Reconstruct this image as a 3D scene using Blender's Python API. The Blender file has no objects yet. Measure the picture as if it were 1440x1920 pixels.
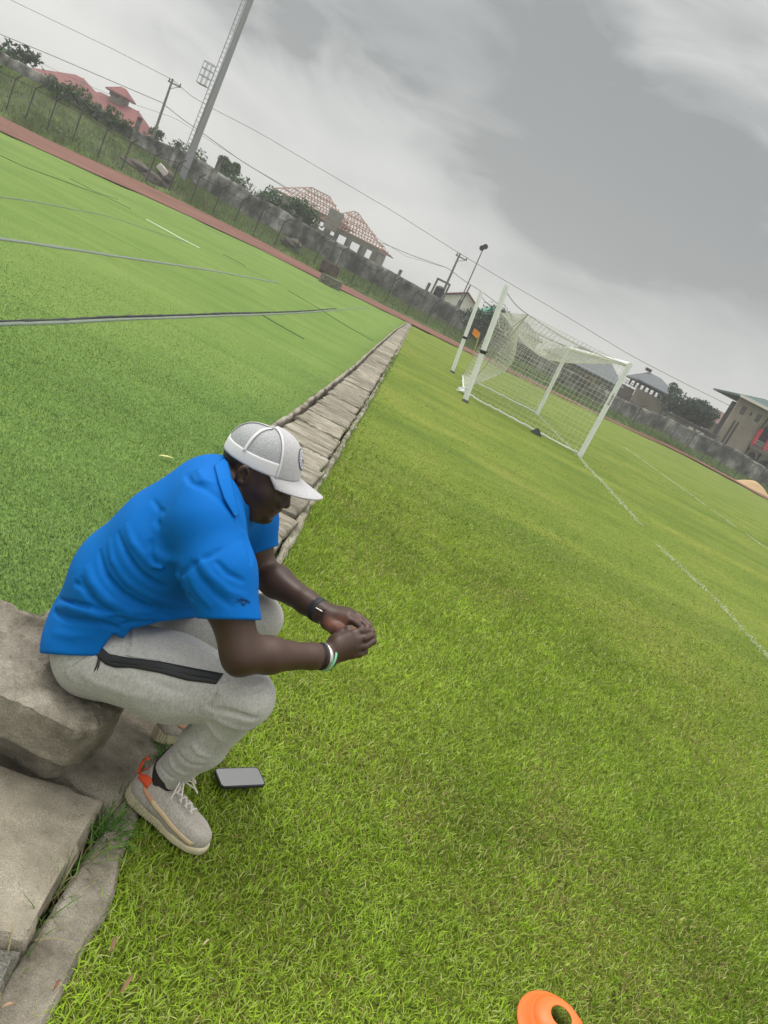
import bpy, bmesh, math, random, os
import numpy as np
from mathutils import Vector, Matrix
random.seed(7); RNG = np.random.default_rng(7)
S = bpy.context.scene
R = math.radians

# ------------------------------------------------------------ camera
PITCH, ROLL, EYE, FPX = R(14.9), R(27.0), 1.5, 1440.0
R0 = np.array([1, 0, 0.]); FW = np.array([0, math.cos(PITCH), -math.sin(PITCH)]); U0 = np.array([0, math.sin(PITCH), math.cos(PITCH)])
RC = math.cos(ROLL)*R0 + math.sin(ROLL)*U0; UC = -math.sin(ROLL)*R0 + math.cos(ROLL)*U0
CAM = np.array([0, 0, EYE])
cam = bpy.data.cameras.new('camera'); camo = bpy.data.objects.new('camera', cam); S.collection.objects.link(camo)
camo.matrix_world = Matrix(((RC[0], UC[0], -FW[0], 0), (RC[1], UC[1], -FW[1], 0), (RC[2], UC[2], -FW[2], EYE), (0, 0, 0, 1)))
cam.sensor_fit = 'VERTICAL'; cam.sensor_height = 36; cam.lens = 36*FPX/1920
cam.clip_start = .05; cam.clip_end = 5000
S.camera = camo
S.render.resolution_x, S.render.resolution_y = 768, 1024

def ray(x, y): return (x-720)*RC - (y-960)*UC + FPX*FW
def gz(x, y, z=0.0):                 # where the sight line of a photo point meets height z
    d = ray(x, y); return CAM + d*(z-EYE)/d[2]
def gy(x, y, Y):                     # ... or meets the upright plane at depth Y
    d = ray(x, y); return CAM + d*Y/d[1]
def proj(P):
    v = P-CAM; k = FPX/(v@FW); return 720+k*(v@RC), 960-k*(v@UC)

# ------------------------------------------------------------ sky, sun, exposure
W = bpy.data.worlds.new('World'); S.world = W; W.use_nodes = True
nt = W.node_tree; N = nt.nodes; L = nt.links; N.clear()
def nd(tree, typ, **kw):
    n = tree.nodes.new(typ)
    for k, v in kw.items():
        if hasattr(n, k) and k not in n.inputs: setattr(n, k, v)
        else: n.inputs[k].default_value = v
    return n
def mth(tree, op, a, b=None, c=None):
    n = tree.nodes.new('ShaderNodeMath'); n.operation = op
    for i, v in enumerate((a, b, c)):
        if v is None: continue
        if isinstance(v, (int, float)): n.inputs[i].default_value = v
        else: tree.links.new(v, n.inputs[i])
    return n.outputs[0]
def ramp(tree, fac, stops):
    n = tree.nodes.new('ShaderNodeValToRGB'); e = n.color_ramp.elements
    while len(e) < len(stops): e.new(.5)
    for i, (p, c) in enumerate(stops):
        e[i].position = p; e[i].color = (*c, 1) if len(c) == 3 else c
    tree.links.new(fac, n.inputs[0]); return n.outputs[0]
SUN_EL, SUN_ROT = R(58), R(-70)
sky = nd(nt, 'ShaderNodeTexSky', sky_type='NISHITA'); sky.sun_disc = False; sky.sun_elevation = SUN_EL; sky.sun_rotation = SUN_ROT
tc = N.new('ShaderNodeTexCoord'); gen = tc.outputs['Generated']
mp = N.new('ShaderNodeMapping'); L.new(gen, mp.inputs[0]); mp.inputs['Scale'].default_value = (1.0, 1.0, 2.4)
n1 = nd(nt, 'ShaderNodeTexNoise', Scale=1.7, Detail=5.0, Roughness=.5, Distortion=.5); L.new(mp.outputs[0], n1.inputs['Vector'])
n2 = nd(nt, 'ShaderNodeTexNoise', Scale=5.0, Detail=6.0, Roughness=.55, Distortion=.8); L.new(mp.outputs[0], n2.inputs['Vector'])
def ndir(px, py):
    v = ray(px, py); return v/np.linalg.norm(v)
def dotn(v):
    n = N.new('ShaderNodeVectorMath'); n.operation = 'DOT_PRODUCT'; L.new(gen, n.inputs[0]); n.inputs[1].default_value = tuple(v); return n.outputs['Value']
warp = mth(nt, 'MULTIPLY_ADD', mth(nt, 'SUBTRACT', n1.outputs['Fac'], .5), .55, mth(nt, 'MULTIPLY', mth(nt, 'SUBTRACT', n2.outputs['Fac'], .5), .22))
def bank(p, q, w, shift=0.0, lim=None):      # a long cloud bank lying along the great circle through two directions
    nrm = np.cross(ndir(*p), ndir(*q)); nrm /= np.linalg.norm(nrm)
    a = mth(nt, 'ADD', mth(nt, 'ADD', dotn(nrm), warp), shift)
    q2 = mth(nt, 'POWER', mth(nt, 'ABSOLUTE', mth(nt, 'DIVIDE', a, w)), 1.7)
    return mth(nt, 'EXPONENT', mth(nt, 'MULTIPLY', q2, -1.0))
def blob(p, w):
    d = dotn(ndir(*p)); d = mth(nt, 'ADD', d, mth(nt, 'MULTIPLY', warp, .25))
    return mth(nt, 'EXPONENT', mth(nt, 'DIVIDE', mth(nt, 'SUBTRACT', d, 1.0), w*w/2))
dk = mth(nt, 'MULTIPLY', bank((790, 40), (1360, 520), .135), .80)
dk = mth(nt, 'ADD', dk, mth(nt, 'MULTIPLY', blob((1200, 370), .17), .40))
dk = mth(nt, 'ADD', dk, mth(nt, 'MULTIPLY', blob((560, 60), .16), .18))
dk = mth(nt, 'SUBTRACT', dk, mth(nt, 'MULTIPLY', blob((1400, 60), .2), .05))
dk = mth(nt, 'ADD', dk, mth(nt, 'MULTIPLY', mth(nt, 'SUBTRACT', n2.outputs['Fac'], .5), .62))
dk = mth(nt, 'ADD', dk, mth(nt, 'MULTIPLY', blob((1440, -20), .28), .36))
n3 = nd(nt, 'ShaderNodeTexNoise', Scale=2.6, Detail=7.0, Roughness=.52, Distortion=1.1); L.new(mp.outputs[0], n3.inputs['Vector'])
dk = mth(nt, 'ADD', dk, mth(nt, 'MULTIPLY', mth(nt, 'SUBTRACT', n3.outputs['Fac'], .5), 1.15))
dk = mth(nt, 'MULTIPLY', dk, .74)
cl = ramp(nt, dk, [(0.0, (.72, .72, .695)), (.20, (.61, .613, .595)), (.46, (.465, .477, .470)), (.72, (.355, .368, .366)), (1.0, (.26, .272, .272))])
sep = N.new('ShaderNodeSeparateXYZ'); L.new(gen, sep.inputs[0])
zz = mth(nt, 'MAXIMUM', sep.outputs['Z'], 0.0)
zen = mth(nt, 'MULTIPLY_ADD', mth(nt, 'POWER', zz, 6.0), 4.2, 1.0)     # overcast skies are brighter overhead
hz = mth(nt, 'MULTIPLY_ADD', mth(nt, 'EXPONENT', mth(nt, 'MULTIPLY', zz, -9.0)), .10, zen)
bg1 = N.new('ShaderNodeBackground'); L.new(cl, bg1.inputs[0]); L.new(hz, bg1.inputs[1])
bg2 = N.new('ShaderNodeBackground'); L.new(sky.outputs[0], bg2.inputs[0]); bg2.inputs[1].default_value = .08
mx = N.new('ShaderNodeMixShader'); mx.inputs[0].default_value = .05; L.new(bg1.outputs[0], mx.inputs[1]); L.new(bg2.outputs[0], mx.inputs[2])
wo = N.new('ShaderNodeOutputWorld'); L.new(mx.outputs[0], wo.inputs[0])
sl = bpy.data.lights.new('sun', 'SUN'); sl.energy = 1.5; sl.angle = R(25); sl.color = (1, .97, .92)
so = bpy.data.objects.new('sun', sl); S.collection.objects.link(so)
sd = Vector((math.sin(SUN_ROT)*math.cos(SUN_EL), math.cos(SUN_ROT)*math.cos(SUN_EL), math.sin(SUN_EL)))
so.rotation_euler = sd.to_track_quat('Z', 'Y').to_euler(); so.location = (0, 0, 40)
S.view_settings.view_transform = 'Standard'; S.view_settings.look = 'None'; S.view_settings.exposure = 0.26; S.view_settings.gamma = 1.0
S.cycles.max_bounces = 6; S.cycles.transparent_max_bounces = 24

# ------------------------------------------------------------ materials
def mat(name, col, rough=.8, var=.0, scale=8.0, bump=0.0, bscale=60.0, metal=0.0, spec=.35, col2=None, attr=None, trans=0.0, detail=6.0, coords='Object', bdist=.004, stops=None, sheen=0.0, sss=0.0, lo=.35, hi=.68, stretch=None, speck=None):
    m = bpy.data.materials.new(name); m.use_nodes = True; t = m.node_tree; b = t.nodes['Principled BSDF']; o = t.nodes['Material Output']
    b.inputs['Roughness'].default_value = rough; b.inputs['Metallic'].default_value = metal
    b.inputs['Specular IOR Level'].default_value = spec
    if sheen: b.inputs['Sheen Weight'].default_value = sheen
    if sss: b.inputs['Subsurface Weight'].default_value = sss; b.inputs['Subsurface Radius'].default_value = (.01, .004, .002)
    tcn = t.nodes.new('ShaderNodeTexCoord'); v = tcn.outputs[coords]
    if stretch:
        mpn = t.nodes.new('ShaderNodeMapping'); mpn.inputs['Scale'].default_value = stretch; t.links.new(v, mpn.inputs[0]); v = mpn.outputs[0]
    c = None
    if attr:
        an = t.nodes.new('ShaderNodeAttribute'); an.attribute_name = attr; c = an.outputs['Color']
    if col2 is not None or stops:
        nn = nd(t, 'ShaderNodeTexNoise', Scale=scale, Detail=detail, Roughness=.6); t.links.new(v, nn.inputs['Vector'])
        c = ramp(t, nn.outputs['Fac'], stops or [(lo, col), (hi, col2)])
    if c is None:
        rg = t.nodes.new('ShaderNodeRGB'); rg.outputs[0].default_value = (*col, 1); c = rg.outputs[0]
    if var:
        nn = nd(t, 'ShaderNodeTexNoise', Scale=scale*3.1, Detail=6.0, Roughness=.65); t.links.new(v, nn.inputs['Vector'])
        f = mth(t, 'MULTIPLY_ADD', mth(t, 'SUBTRACT', nn.outputs['Fac'], .5), var*2.5, 1.0)
        vm = t.nodes.new('ShaderNodeVectorMath'); vm.operation = 'SCALE'; t.links.new(c, vm.inputs[0]); t.links.new(f, vm.inputs['Scale']); c = vm.outputs[0]
    if speck:
        nn = nd(t, 'ShaderNodeTexNoise', Scale=speck[0], Detail=3.0, Roughness=.7); t.links.new(tcn.outputs[coords], nn.inputs['Vector'])
        f = ramp(t, nn.outputs['Fac'], [(.36, (1-speck[1],)*3), (.5, (1, 1, 1)), (.64, (1+speck[1],)*3)])
        vm = t.nodes.new('ShaderNodeVectorMath'); vm.operation = 'MULTIPLY'; t.links.new(c, vm.inputs[0]); t.links.new(f, vm.inputs[1]); c = vm.outputs[0]
    t.links.new(c, b.inputs['Base Color'])
    if bump:
        bn = nd(t, 'ShaderNodeTexNoise', Scale=bscale, Detail=8.0, Roughness=.65); t.links.new(v, bn.inputs['Vector'])
        bp = t.nodes.new('ShaderNodeBump'); bp.inputs['Strength'].default_value = bump; bp.inputs['Distance'].default_value = bdist
        t.links.new(bn.outputs['Fac'], bp.inputs['Height']); t.links.new(bp.outputs[0], b.inputs['Normal'])
    if trans:
        tr = t.nodes.new('ShaderNodeBsdfTranslucent'); t.links.new(c, tr.inputs[0])
        mxx = t.nodes.new('ShaderNodeMixShader'); mxx.inputs[0].default_value = trans
        t.links.new(b.outputs[0], mxx.inputs[1]); t.links.new(tr.outputs[0], mxx.inputs[2]); t.links.new(mxx.outputs[0], o.inputs[0])
    return m
M = {}
M['concrete'] = mat('weathered_concrete', 0, .94, var=.34, scale=6, bump=1.0, bscale=110, bdist=.012, speck=(420, .34), stops=[(.3, (.085, .076, .055)), (.43, (.20, .176, .135)), (.58, (.315, .282, .225)), (.78, (.46, .43, .37))])
M['concrete_dark'] = mat('damp_concrete', 0, .9, var=.3, scale=7, bump=.9, bscale=90, bdist=.006, speck=(240, .5), stops=[(.3, (.07, .065, .055)), (.55, (.17, .16, .135)), (.8, (.28, .26, .22))])
M['slab'] = mat('speckled_concrete', 0, .94, var=.28, scale=5, bump=.9, bscale=120, bdist=.005, speck=(480, .42), stops=[(.3, (.12, .104, .076)), (.48, (.235, .208, .158)), (.62, (.30, .268, .208)), (.82, (.39, .355, .29))])
M['wallc'] = mat('stained_wall', 0, .95, var=.35, scale=.5, bump=.4, bscale=6, bdist=.03, stops=[(.36, (.045, .046, .040)), (.46, (.12, .12, .11)), (.56, (.22, .22, .205)), (.66, (.42, .415, .39))], stretch=(1.8, 1.8, 1.3))
M['mud'] = mat('channel_mud', (.035, .03, .024), .9, var=.4, scale=10, bump=.6)
M['soil'] = mat('soil', (.09, .07, .04), 1, var=.5, scale=6, bump=.5, bscale=30)
M['track'] = mat('red_track', 0, .95, var=.2, scale=.35, bump=.2, bscale=30, stops=[(.3, (.115, .048, .032)), (.55, (.16, .070, .048)), (.8, (.21, .11, .08))])
M['white'] = mat('white_paint', (.74, .76, .76), .45, var=.06, scale=3)
M['chalk'] = mat('chalk_line', (.62, .68, .50), .95, var=.5, scale=14)
M['black'] = mat('black_rubber', (.018, .019, .02), .6)
M['steel'] = mat('galvanised_steel', (.27, .29, .30), .65, metal=.0)
M['cablem'] = mat('cable', (.10, .10, .10), .7)
M['pole'] = mat('grey_timber_pole', (.17, .165, .15), .9, var=.2, scale=2)
M['fence'] = mat('fence_post', (.045, .05, .05), .7)
M['orange'] = mat('orange_plastic', (.90, .165, .035), .42, var=.05, scale=12, spec=.4)
M['orange_cloth'] = mat('orange_cloth', (.80, .28, .04), .8)
M['redroof'] = mat('red_roof', (.19, .062, .060), .85, var=.18, scale=.6)
M['greyroof'] = mat('grey_roof', (.115, .125, .135), .8, var=.12, scale=.6)
M['brownroof'] = mat('brown_roof', (.15, .085, .075), .8, var=.15, scale=.6)
M['greenroof'] = mat('green_roof', (.06, .22, .15), .6, var=.1, scale=1)
M['tealroof'] = mat('teal_roof', (.06, .10, .095), .8, var=.1, scale=1)
M['whitewall'] = mat('white_wall', (.68, .66, .62), .85, var=.1, scale=.6)
M['beige'] = mat('beige_render', 0, .9, var=.2, scale=.5, stops=[(.3, (.20, .175, .14)), (.7, (.34, .30, .24))])
M['brownwall'] = mat('brown_render', 0, .9, var=.2, scale=.6, stops=[(.3, (.13, .115, .095)), (.7, (.23, .20, .165))])
M['tan'] = mat('tan_render', (.36, .28, .18), .9, var=.2, scale=1)
M['blockwork'] = mat('raw_blockwork', 0, .95, var=.2, scale=.7, stops=[(.3, (.14, .135, .12)), (.7, (.25, .24, .215))])
M['timber'] = mat('roof_timber', (.30, .17, .115), .85, var=.25, scale=1)
M['glass'] = mat('dark_glass', (.03, .035, .04), .15, spec=.5)
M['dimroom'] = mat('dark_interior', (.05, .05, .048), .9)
M['redpaint'] = mat('red_paint', (.50, .035, .045), .5)
M['tank'] = mat('black_tank', (.02, .022, .025), .45)
M['sand'] = mat('sand', (.44, .31, .17), 1, var=.2, scale=4, bump=.3)
M['rock'] = mat('rock', 0, .95, var=.3, scale=3, bump=.5, bscale=12, bdist=.02, stops=[(.3, (.05, .042, .035)), (.7, (.14, .12, .10))])
M['bark'] = mat('bark', (.09, .075, .06), .95, var=.3, scale=4)
M['leaf'] = mat('leaf', (.05, .1, .03), .6, attr='col', trans=.25, spec=.25)
M['blade'] = mat('grass_blade', (.1, .2, .03), .55, attr='col', trans=.30, spec=.22)
M['turfblade'] = mat('turf_fibre', (.06, .19, .05), .5, attr='col', trans=.15, spec=.30)
M['turfbase'] = mat('turf_backing', (.02, .05, .02), .9)
M['net'] = mat('net_twine', (.66, .66, .60), .9)
M['rope'] = mat('rope', (.12, .12, .11), .9)
M['netrope'] = mat('net_rope', (.42, .40, .36), .9)

# ------------------------------------------------------------ object helpers
def tag(o, label=None, cat=None, group=None, kind=None):
    if label: o['label'] = label
    if cat: o['category'] = cat
    if group: o['group'] = group
    if kind: o['kind'] = kind
    return o
def thing(name, label, cat, loc=(0, 0, 0), group=None):
    o = bpy.data.objects.new(name, None); S.collection.objects.link(o); o.location = tuple(loc); o.empty_display_size = .1
    return tag(o, label, cat, group)
def link(name, me, mats, parent=None, smooth=False):
    for m_ in (mats if isinstance(mats, (list, tuple)) else [mats]): me.materials.append(m_)
    o = bpy.data.objects.new(name, me); S.collection.objects.link(o)
    if parent is not None:
        o.parent = parent
        q = parent; off = Vector((0, 0, 0))
        while q: off += q.location; q = q.parent
        me.transform(Matrix.Translation(-off))          # geometry is written in world coordinates
    if smooth: me.shade_smooth()
    return o
def np_mesh(name, V, Fc, cols=None):
    """Fc: (n,3) or (n,4) int array, or a list of such arrays"""
    V = np.asarray(V, np.float32); Fl = Fc if isinstance(Fc, list) else [Fc]
    me = bpy.data.meshes.new(name); me.vertices.add(len(V)); me.vertices.foreach_set('co', V.ravel())
    nl = sum(f.size for f in Fl); npol = sum(len(f) for f in Fl)
    me.loops.add(nl); me.polygons.add(npol)
    me.loops.foreach_set('vertex_index', np.concatenate([f.ravel() for f in Fl]).astype(np.int32))
    st = []; c = 0
    for f in Fl:
        st.append(c + np.arange(len(f))*f.shape[1]); c += f.size
    me.polygons.foreach_set('loop_start', np.concatenate(st).astype(np.int32))
    if cols is not None:
        a = me.color_attributes.new('col', 'FLOAT_COLOR', 'POINT'); cc = np.ones((len(V), 4), np.float32); cc[:, :3] = cols; a.data.foreach_set('color', cc.ravel())
    me.update(calc_edges=True); me.validate(); return me
class MB:
    def __init__(s): s.v = []; s.f = []
    def add(s, v, f):
        o = len(s.v); s.v += [tuple(map(float, q)) for q in v]; s.f += [tuple(i+o for i in q) for q in f]
    def box(s, c, d, rz=0.0, tilt=None):
        x, y, z = d[0]/2, d[1]/2, d[2]/2; v = [Vector(q) for q in ((-x, -y, -z), (x, -y, -z), (x, y, -z), (-x, y, -z), (-x, -y, z), (x, -y, z), (x, y, z), (-x, y, z))]
        m = Matrix.Rotation(rz, 3, 'Z')
        if tilt is not None: m = m @ tilt
        s.add([m @ q + Vector(c) for q in v], [(0, 3, 2, 1), (4, 5, 6, 7), (0, 1, 5, 4), (1, 2, 6, 5), (2, 3, 7, 6), (3, 0, 4, 7)])
    def tube(s, pts, r, n=8, caps=True):
        pts = [Vector(p) for p in pts]; rr = r if isinstance(r, (list, tuple)) else [r]*len(pts); v = []; f = []
        for i, p in enumerate(pts):
            d = (pts[min(i+1, len(pts)-1)] - pts[max(i-1, 0)]).normalized()
            a = d.cross(Vector((0, 0, 1)) if abs(d.z) < .9 else Vector((1, 0, 0))).normalized(); b = d.cross(a)
            for k in range(n):
                t = 2*math.pi*k/n; v.append(p + (a*math.cos(t) + b*math.sin(t))*rr[i])
        for i in range(len(pts)-1):
            for k in range(n): f.append((i*n+k, i*n+(k+1) % n, (i+1)*n+(k+1) % n, (i+1)*n+k))
        if caps:
            o = len(v); v += v[:n] + v[-n:]; f += [tuple(range(o, o+n)), tuple(range(o+n, o+2*n))[::-1]]
        s.add(v, f)
    def poly(s, pts): s.add(pts, [tuple(range(len(pts)))])
    def prism(s, ring, thick):        # ring: 3-D outline, thick: offset vector
        n = len(ring); t = Vector(thick); v = [Vector(p) for p in ring]; v += [p+t for p in v]
        s.add(v, [tuple(range(n))[::-1], tuple(range(n, 2*n))] + [(i, (i+1) % n, n+(i+1) % n, n+i) for i in range(n)])
    def build(s, name, m, parent=None, smooth=False):
        me = bpy.data.meshes.new(name); me.from_pydata(s.v, [], s.f); me.update(); return link(name, me, m, parent, smooth)
def fix_normals(o):
    bm = bmesh.new(); bm.from_mesh(o.data); bmesh.ops.recalc_face_normals(bm, faces=bm.faces); bm.to_mesh(o.data); bm.free(); return o
def bevel(o, w, seg=2):
    fix_normals(o); bm = bmesh.new(); bm.from_mesh(o.data); bmesh.ops.bevel(bm, geom=bm.edges[:], offset=w, segments=seg, affect='EDGES', profile=.6); bm.to_mesh(o.data); bm.free(); return o

def hash2(i, j, s):
    h = (i*374761393 + j*668265263 + s*1442695041) & 0xffffffff; h = ((h ^ (h >> 13))*1274126177) & 0xffffffff
    return ((h ^ (h >> 16)) & 0xffff)/65535.0
def vnoise(x, y, sc, seed=0):
    x = np.asarray(x, float)*sc; y = np.asarray(y, float)*sc; i = np.floor(x).astype(np.int64); j = np.floor(y).astype(np.int64)
    u = x-i; v = y-j; u = u*u*(3-2*u); v = v*v*(3-2*v)
    return (hash2(i, j, seed)*(1-u) + hash2(i+1, j, seed)*u)*(1-v) + (hash2(i, j+1, seed)*(1-u) + hash2(i+1, j+1, seed)*u)*v
def fbm(x, y, sc, seed=0): return .55*vnoise(x, y, sc, seed)+.3*vnoise(x, y, sc*2.1, seed+5)+.15*vnoise(x, y, sc*4.3, seed+9)
def lerp_line(P, x): P = np.array(P); return np.interp(x, P[:, 0], P[:, 1])
# ============================================================ ground
GAPN = [(-3, -.0), (1.13, -.24), (1.65, -.271), (3.85, -.40), (5.46, -.55), (9.93, -.86), (22.3, -1.76), (47.2, -3.65), (60, -4.6)]   # y, x of the channel's right lip
def gapx(y): return np.interp(y, [a for a, b in GAPN], [b for a, b in GAPN])
TED = [(-3, -.80), (1.9, -.72), (3.5, -.85), (5.0, -1.02), (6.1, -1.16)]
for q in [(555, 767), (592, 740), (622, 717), (655, 692), (678, 672), (700, 652), (725, 631), (743, 616), (760, 607)]:
    p_ = gz(*q, .06); TED.append((p_[1], p_[0]))
TED.append((60, -5.2))
def turfx(y): return np.interp(y, [a for a, b in TED], [b for a, b in TED])
base = MB(); base.poly([(-1500, -300, -.45), (1500, -300, -.45), (1500, 2500, -.45), (-1500, 2500, -.45)])
tag(base.build('ground', M['soil']), kind='structure')

def sheet(name, m, ys, xl, xr, zf, nx=40, px=1.0, cols=None, side=None):
    V = []; n = len(ys)
    for y in ys:
        a, b = xl(y), xr(y); t = np.linspace(0, 1, nx)**px; x = a+(b-a)*t
        V.append(np.stack([x, np.full(nx, y), zf(x, np.full(nx, y))], 1))
    V = np.concatenate(V); i = (np.arange(n-1)[:, None]*nx + np.arange(nx-1)).ravel()
    Fq = [np.stack([i, i+1, i+nx+1, i+nx], 1)]
    if side is not None:
        k = 0 if side == 'l' else nx-1; e = V.reshape(n, nx, 3)[:, k].copy(); e[:, 2] = -.42; o = len(V); V = np.concatenate([V, e])
        j = np.arange(n-1); Fq.append(np.stack([j*nx+k, (j+1)*nx+k, o+j+1, o+j], 1))
    me = np_mesh(name, V, Fq); return link(name, me, m, None, True)
def ground_mat(name, kind):
    m = bpy.data.materials.new(name); m.use_nodes = True; t = m.node_tree; b = t.nodes['Principled BSDF']; b.inputs['Roughness'].default_value = .85; b.inputs['Specular IOR Level'].default_value = .15
    v = t.nodes.new('ShaderNodeTexCoord').outputs['Object']
    def noise(sc, det=5.0, st=None, dist=0.0):
        n = nd(t, 'ShaderNodeTexNoise', Scale=sc, Detail=det, Roughness=.62, Distortion=dist)
        if st:
            mm = t.nodes.new('ShaderNodeMapping'); mm.inputs['Scale'].default_value = st; mm.inputs['Rotation'].default_value = (0, 0, R(4)); t.links.new(v, mm.inputs[0]); t.links.new(mm.outputs[0], n.inputs['Vector'])
        else: t.links.new(v, n.inputs['Vector'])
        return n.outputs['Fac']
    def mix(f, a, bb, typ='MIX'):
        n = t.nodes.new('ShaderNodeMix'); n.data_type = 'RGBA'; n.blend_type = typ
        if isinstance(f, float): n.inputs[0].default_value = f
        else: t.links.new(f, n.inputs[0])
        for k, q in ((6, a), (7, bb)):
            if isinstance(q, tuple): n.inputs[k].default_value = (*q, 1)
            else: t.links.new(q, n.inputs[k])
        return n.outputs[2]
    if kind == 'lawn':
        c = ramp(t, noise(.55, 6), [(.32, (.108, .158, .018)), (.5, (.140, .190, .025)), (.7, (.185, .212, .038))]); gl_ = t.nodes.new('ShaderNodeSeparateXYZ'); t.links.new(v, gl_.inputs[0]); th_ = ramp(t, mth(t, 'DIVIDE', gl_.outputs['Y'], 12.0), [(.20, (.62, .58, .50)), (.70, (1, 1, 1))]); c = mix(1.0, c, th_, 'MULTIPLY')  # dark of the gaps between blades is put into the near soil colour
        st = ramp(t, noise(.9, 4, (.16, 1.3, 1)), [(.36, (.80, .84, .80)), (.5, (.98, .98, .95)), (.64, (1.12, 1.06, 1.08))]); c = mix(1.0, c, st, 'MULTIPLY')
        fine = ramp(t, noise(38, 6), [(.34, (.5, .58, .5)), (.52, (1, 1, 1)), (.7, (1.35, 1.25, 1.3))]); c = mix(1.0, c, fine, 'MULTIPLY')
        bs, bstr = 45, .55
    else:
        c = ramp(t, noise(.35, 5), [(.32, (.112, .186, .036)), (.55, (.142, .218, .046)), (.75, (.168, .238, .060))])
        st = ramp(t, noise(1.6, 5, (.14, 1.5, 1), .6), [(.34, (.86, .88, .86)), (.5, (1, 1, 1)), (.66, (1.08, 1.05, 1.06))]); c = mix(1.0, c, st, 'MULTIPLY')
        fine = ramp(t, noise(60, 5), [(.34, (.66, .70, .66)), (.52, (1, 1, 1)), (.7, (1.22, 1.15, 1.2))]); c = mix(1.0, c, fine, 'MULTIPLY')
        bs, bstr = 90, .35
    t.links.new(c, b.inputs['Base Color'])
    bn = nd(t, 'ShaderNodeTexNoise', Scale=bs, Detail=6.0); t.links.new(v, bn.inputs['Vector'])
    bp = t.nodes.new('ShaderNodeBump'); bp.inputs['Strength'].default_value = bstr; bp.inputs['Distance'].default_value = .02
    t.links.new(bn.outputs['Fac'], bp.inputs['Height']); t.links.new(bp.outputs[0], b.inputs['Normal'])
    return m
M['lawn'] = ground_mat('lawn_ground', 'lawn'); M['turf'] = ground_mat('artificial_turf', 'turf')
def fence_y(x): return lerp_line([(-60, 44), (-36, 49.5), (-25, 53.5), (-18, 59), (-10, 64.5), (0, 68), (12, 71), (40, 71.5)], x)
def at_fence(px, py, off=0.0):
    Y = 60.0
    for _ in range(12): Y = float(fence_y(gy(px, py, Y)[0]))+off
    return gy(px, py, Y)
TN = [(0, 245), (83, 283), (160, 318), (257, 360), (370, 412), (480, 463), (620, 533), (700, 573), (763, 603), (830, 637), (900, 671), (1000, 719), (1100, 767), (1170, 801), (1251, 838), (1345, 886), (1440, 937)]
TF = [(0, 217), (80, 257), (155, 292), (233, 327), (350, 382), (480, 447), (620, 521), (700, 562), (780, 602), (860, 645), (930, 680), (1010, 719), (1130, 779), (1190, 806), (1251, 832), (1314, 865), (1375, 897), (1440, 930)]
near = [gz(*q, .085 if q[0] < 765 else .012) for q in TN]; far = [at_fence(*q, -.9) for q in TF]
near = [near[0]+(near[0]-near[1])*6] + near + [near[-1]+np.array([25, 12, 0])]
far = [far[0]+np.array([-30, -14, 0])] + far + [far[-1]+np.array([25, 1.5, 0])]
_nx = np.array(sorted((p[0], p[1]) for p in near))
def past_track(x, y): return np.clip((y-np.interp(x, _nx[:, 0], _nx[:, 1]))/.8, 0, 1)
YS = np.concatenate([np.linspace(-3, 8, 120), np.linspace(8.2, 30, 90), np.linspace(30.5, 110, 60)])
def lawn_z(x, y):
    near = np.clip((x-gapx(y))/.35, 0, 1)
    return -.012 + .02*(fbm(x, y, .8, 3)-.5) - .35*past_track(x, y)
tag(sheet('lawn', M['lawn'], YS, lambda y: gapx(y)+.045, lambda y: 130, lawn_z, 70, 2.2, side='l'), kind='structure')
TZ = .062
def turf_z(x, y):
    r = TZ + .016*(fbm(x, y, .5, 8)-.5)*np.clip((y-3)/8, 0, 1) - .45*past_track(x, y)
    return r
tag(sheet('artificial_turf', M['turf'], YS, lambda y: -130, lambda y: turfx(y) + .03*(vnoise(y, 0*y, 1.3, 4)-.5)*1.0, turf_z, 90, .5, side='r'), kind='structure')
# concrete lip along the lawn side of the channel, and the rim on the turf side
def strip(name, m, ys, xa, xb, zt, zb, jit=.012, seed=1):
    V = []; n = len(ys)
    for k, y in enumerate(ys):
        a = xa(y)+jit*(vnoise(y, 0, 9, seed)-.5); b = xb(y)+2.2*jit*(vnoise(y, 3, 7, seed+1)-.5)+1.4*jit*(vnoise(y, 5, 31, seed+7)-.5); z = zt+.012*(vnoise(y, 7, 5, seed+2)-.5)+.010*(vnoise(y, 2, 26, seed+4)-.5)
        V += [(a, y, zb), (a, y, z-.012), (a+.010, y, z), ((a+b)/2, y, z+.004*(vnoise(y, 1, 12, seed)-.5)), (b-.010, y, z), (b, y, z-.012), (b, y, zb)]
    V = np.array(V); i = (np.arange(n-1)[:, None]*7+np.arange(6)).ravel()
    me = np_mesh(name, V, np.stack([i, i+7, i+8, i+1], 1)); o = link(name, me, m, None, True); me.set_sharp_from_angle(angle=R(38)); return o
o = strip('channel_kerb', M['concrete'], np.linspace(-1, 48, 700), lambda y: gapx(y), lambda y: gapx(y)+(.10 if y < 1.45 else max(.05, .10-.15*(y-1.45))), .016, -.42)
tag(o, 'rough concrete lip between the open channel and the lawn', 'kerb')
o = strip('channel_rim', M['concrete'], np.linspace(5.6, 49, 500), lambda y: turfx(y)-.01, lambda y: turfx(y)+.035, .068, -.42, seed=5)
tag(o, 'thin pale concrete rim between the slabs and the artificial turf', 'kerb')
mud = MB(); mud.poly([(-1.3, -2, -.40), (-.1, -2, -.40), (-.2, 3, -.40), (-4.3, 50, -.40), (-5.4, 50, -.40)])
tag(mud.build('channel_bed', M['mud']), kind='structure')

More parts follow.
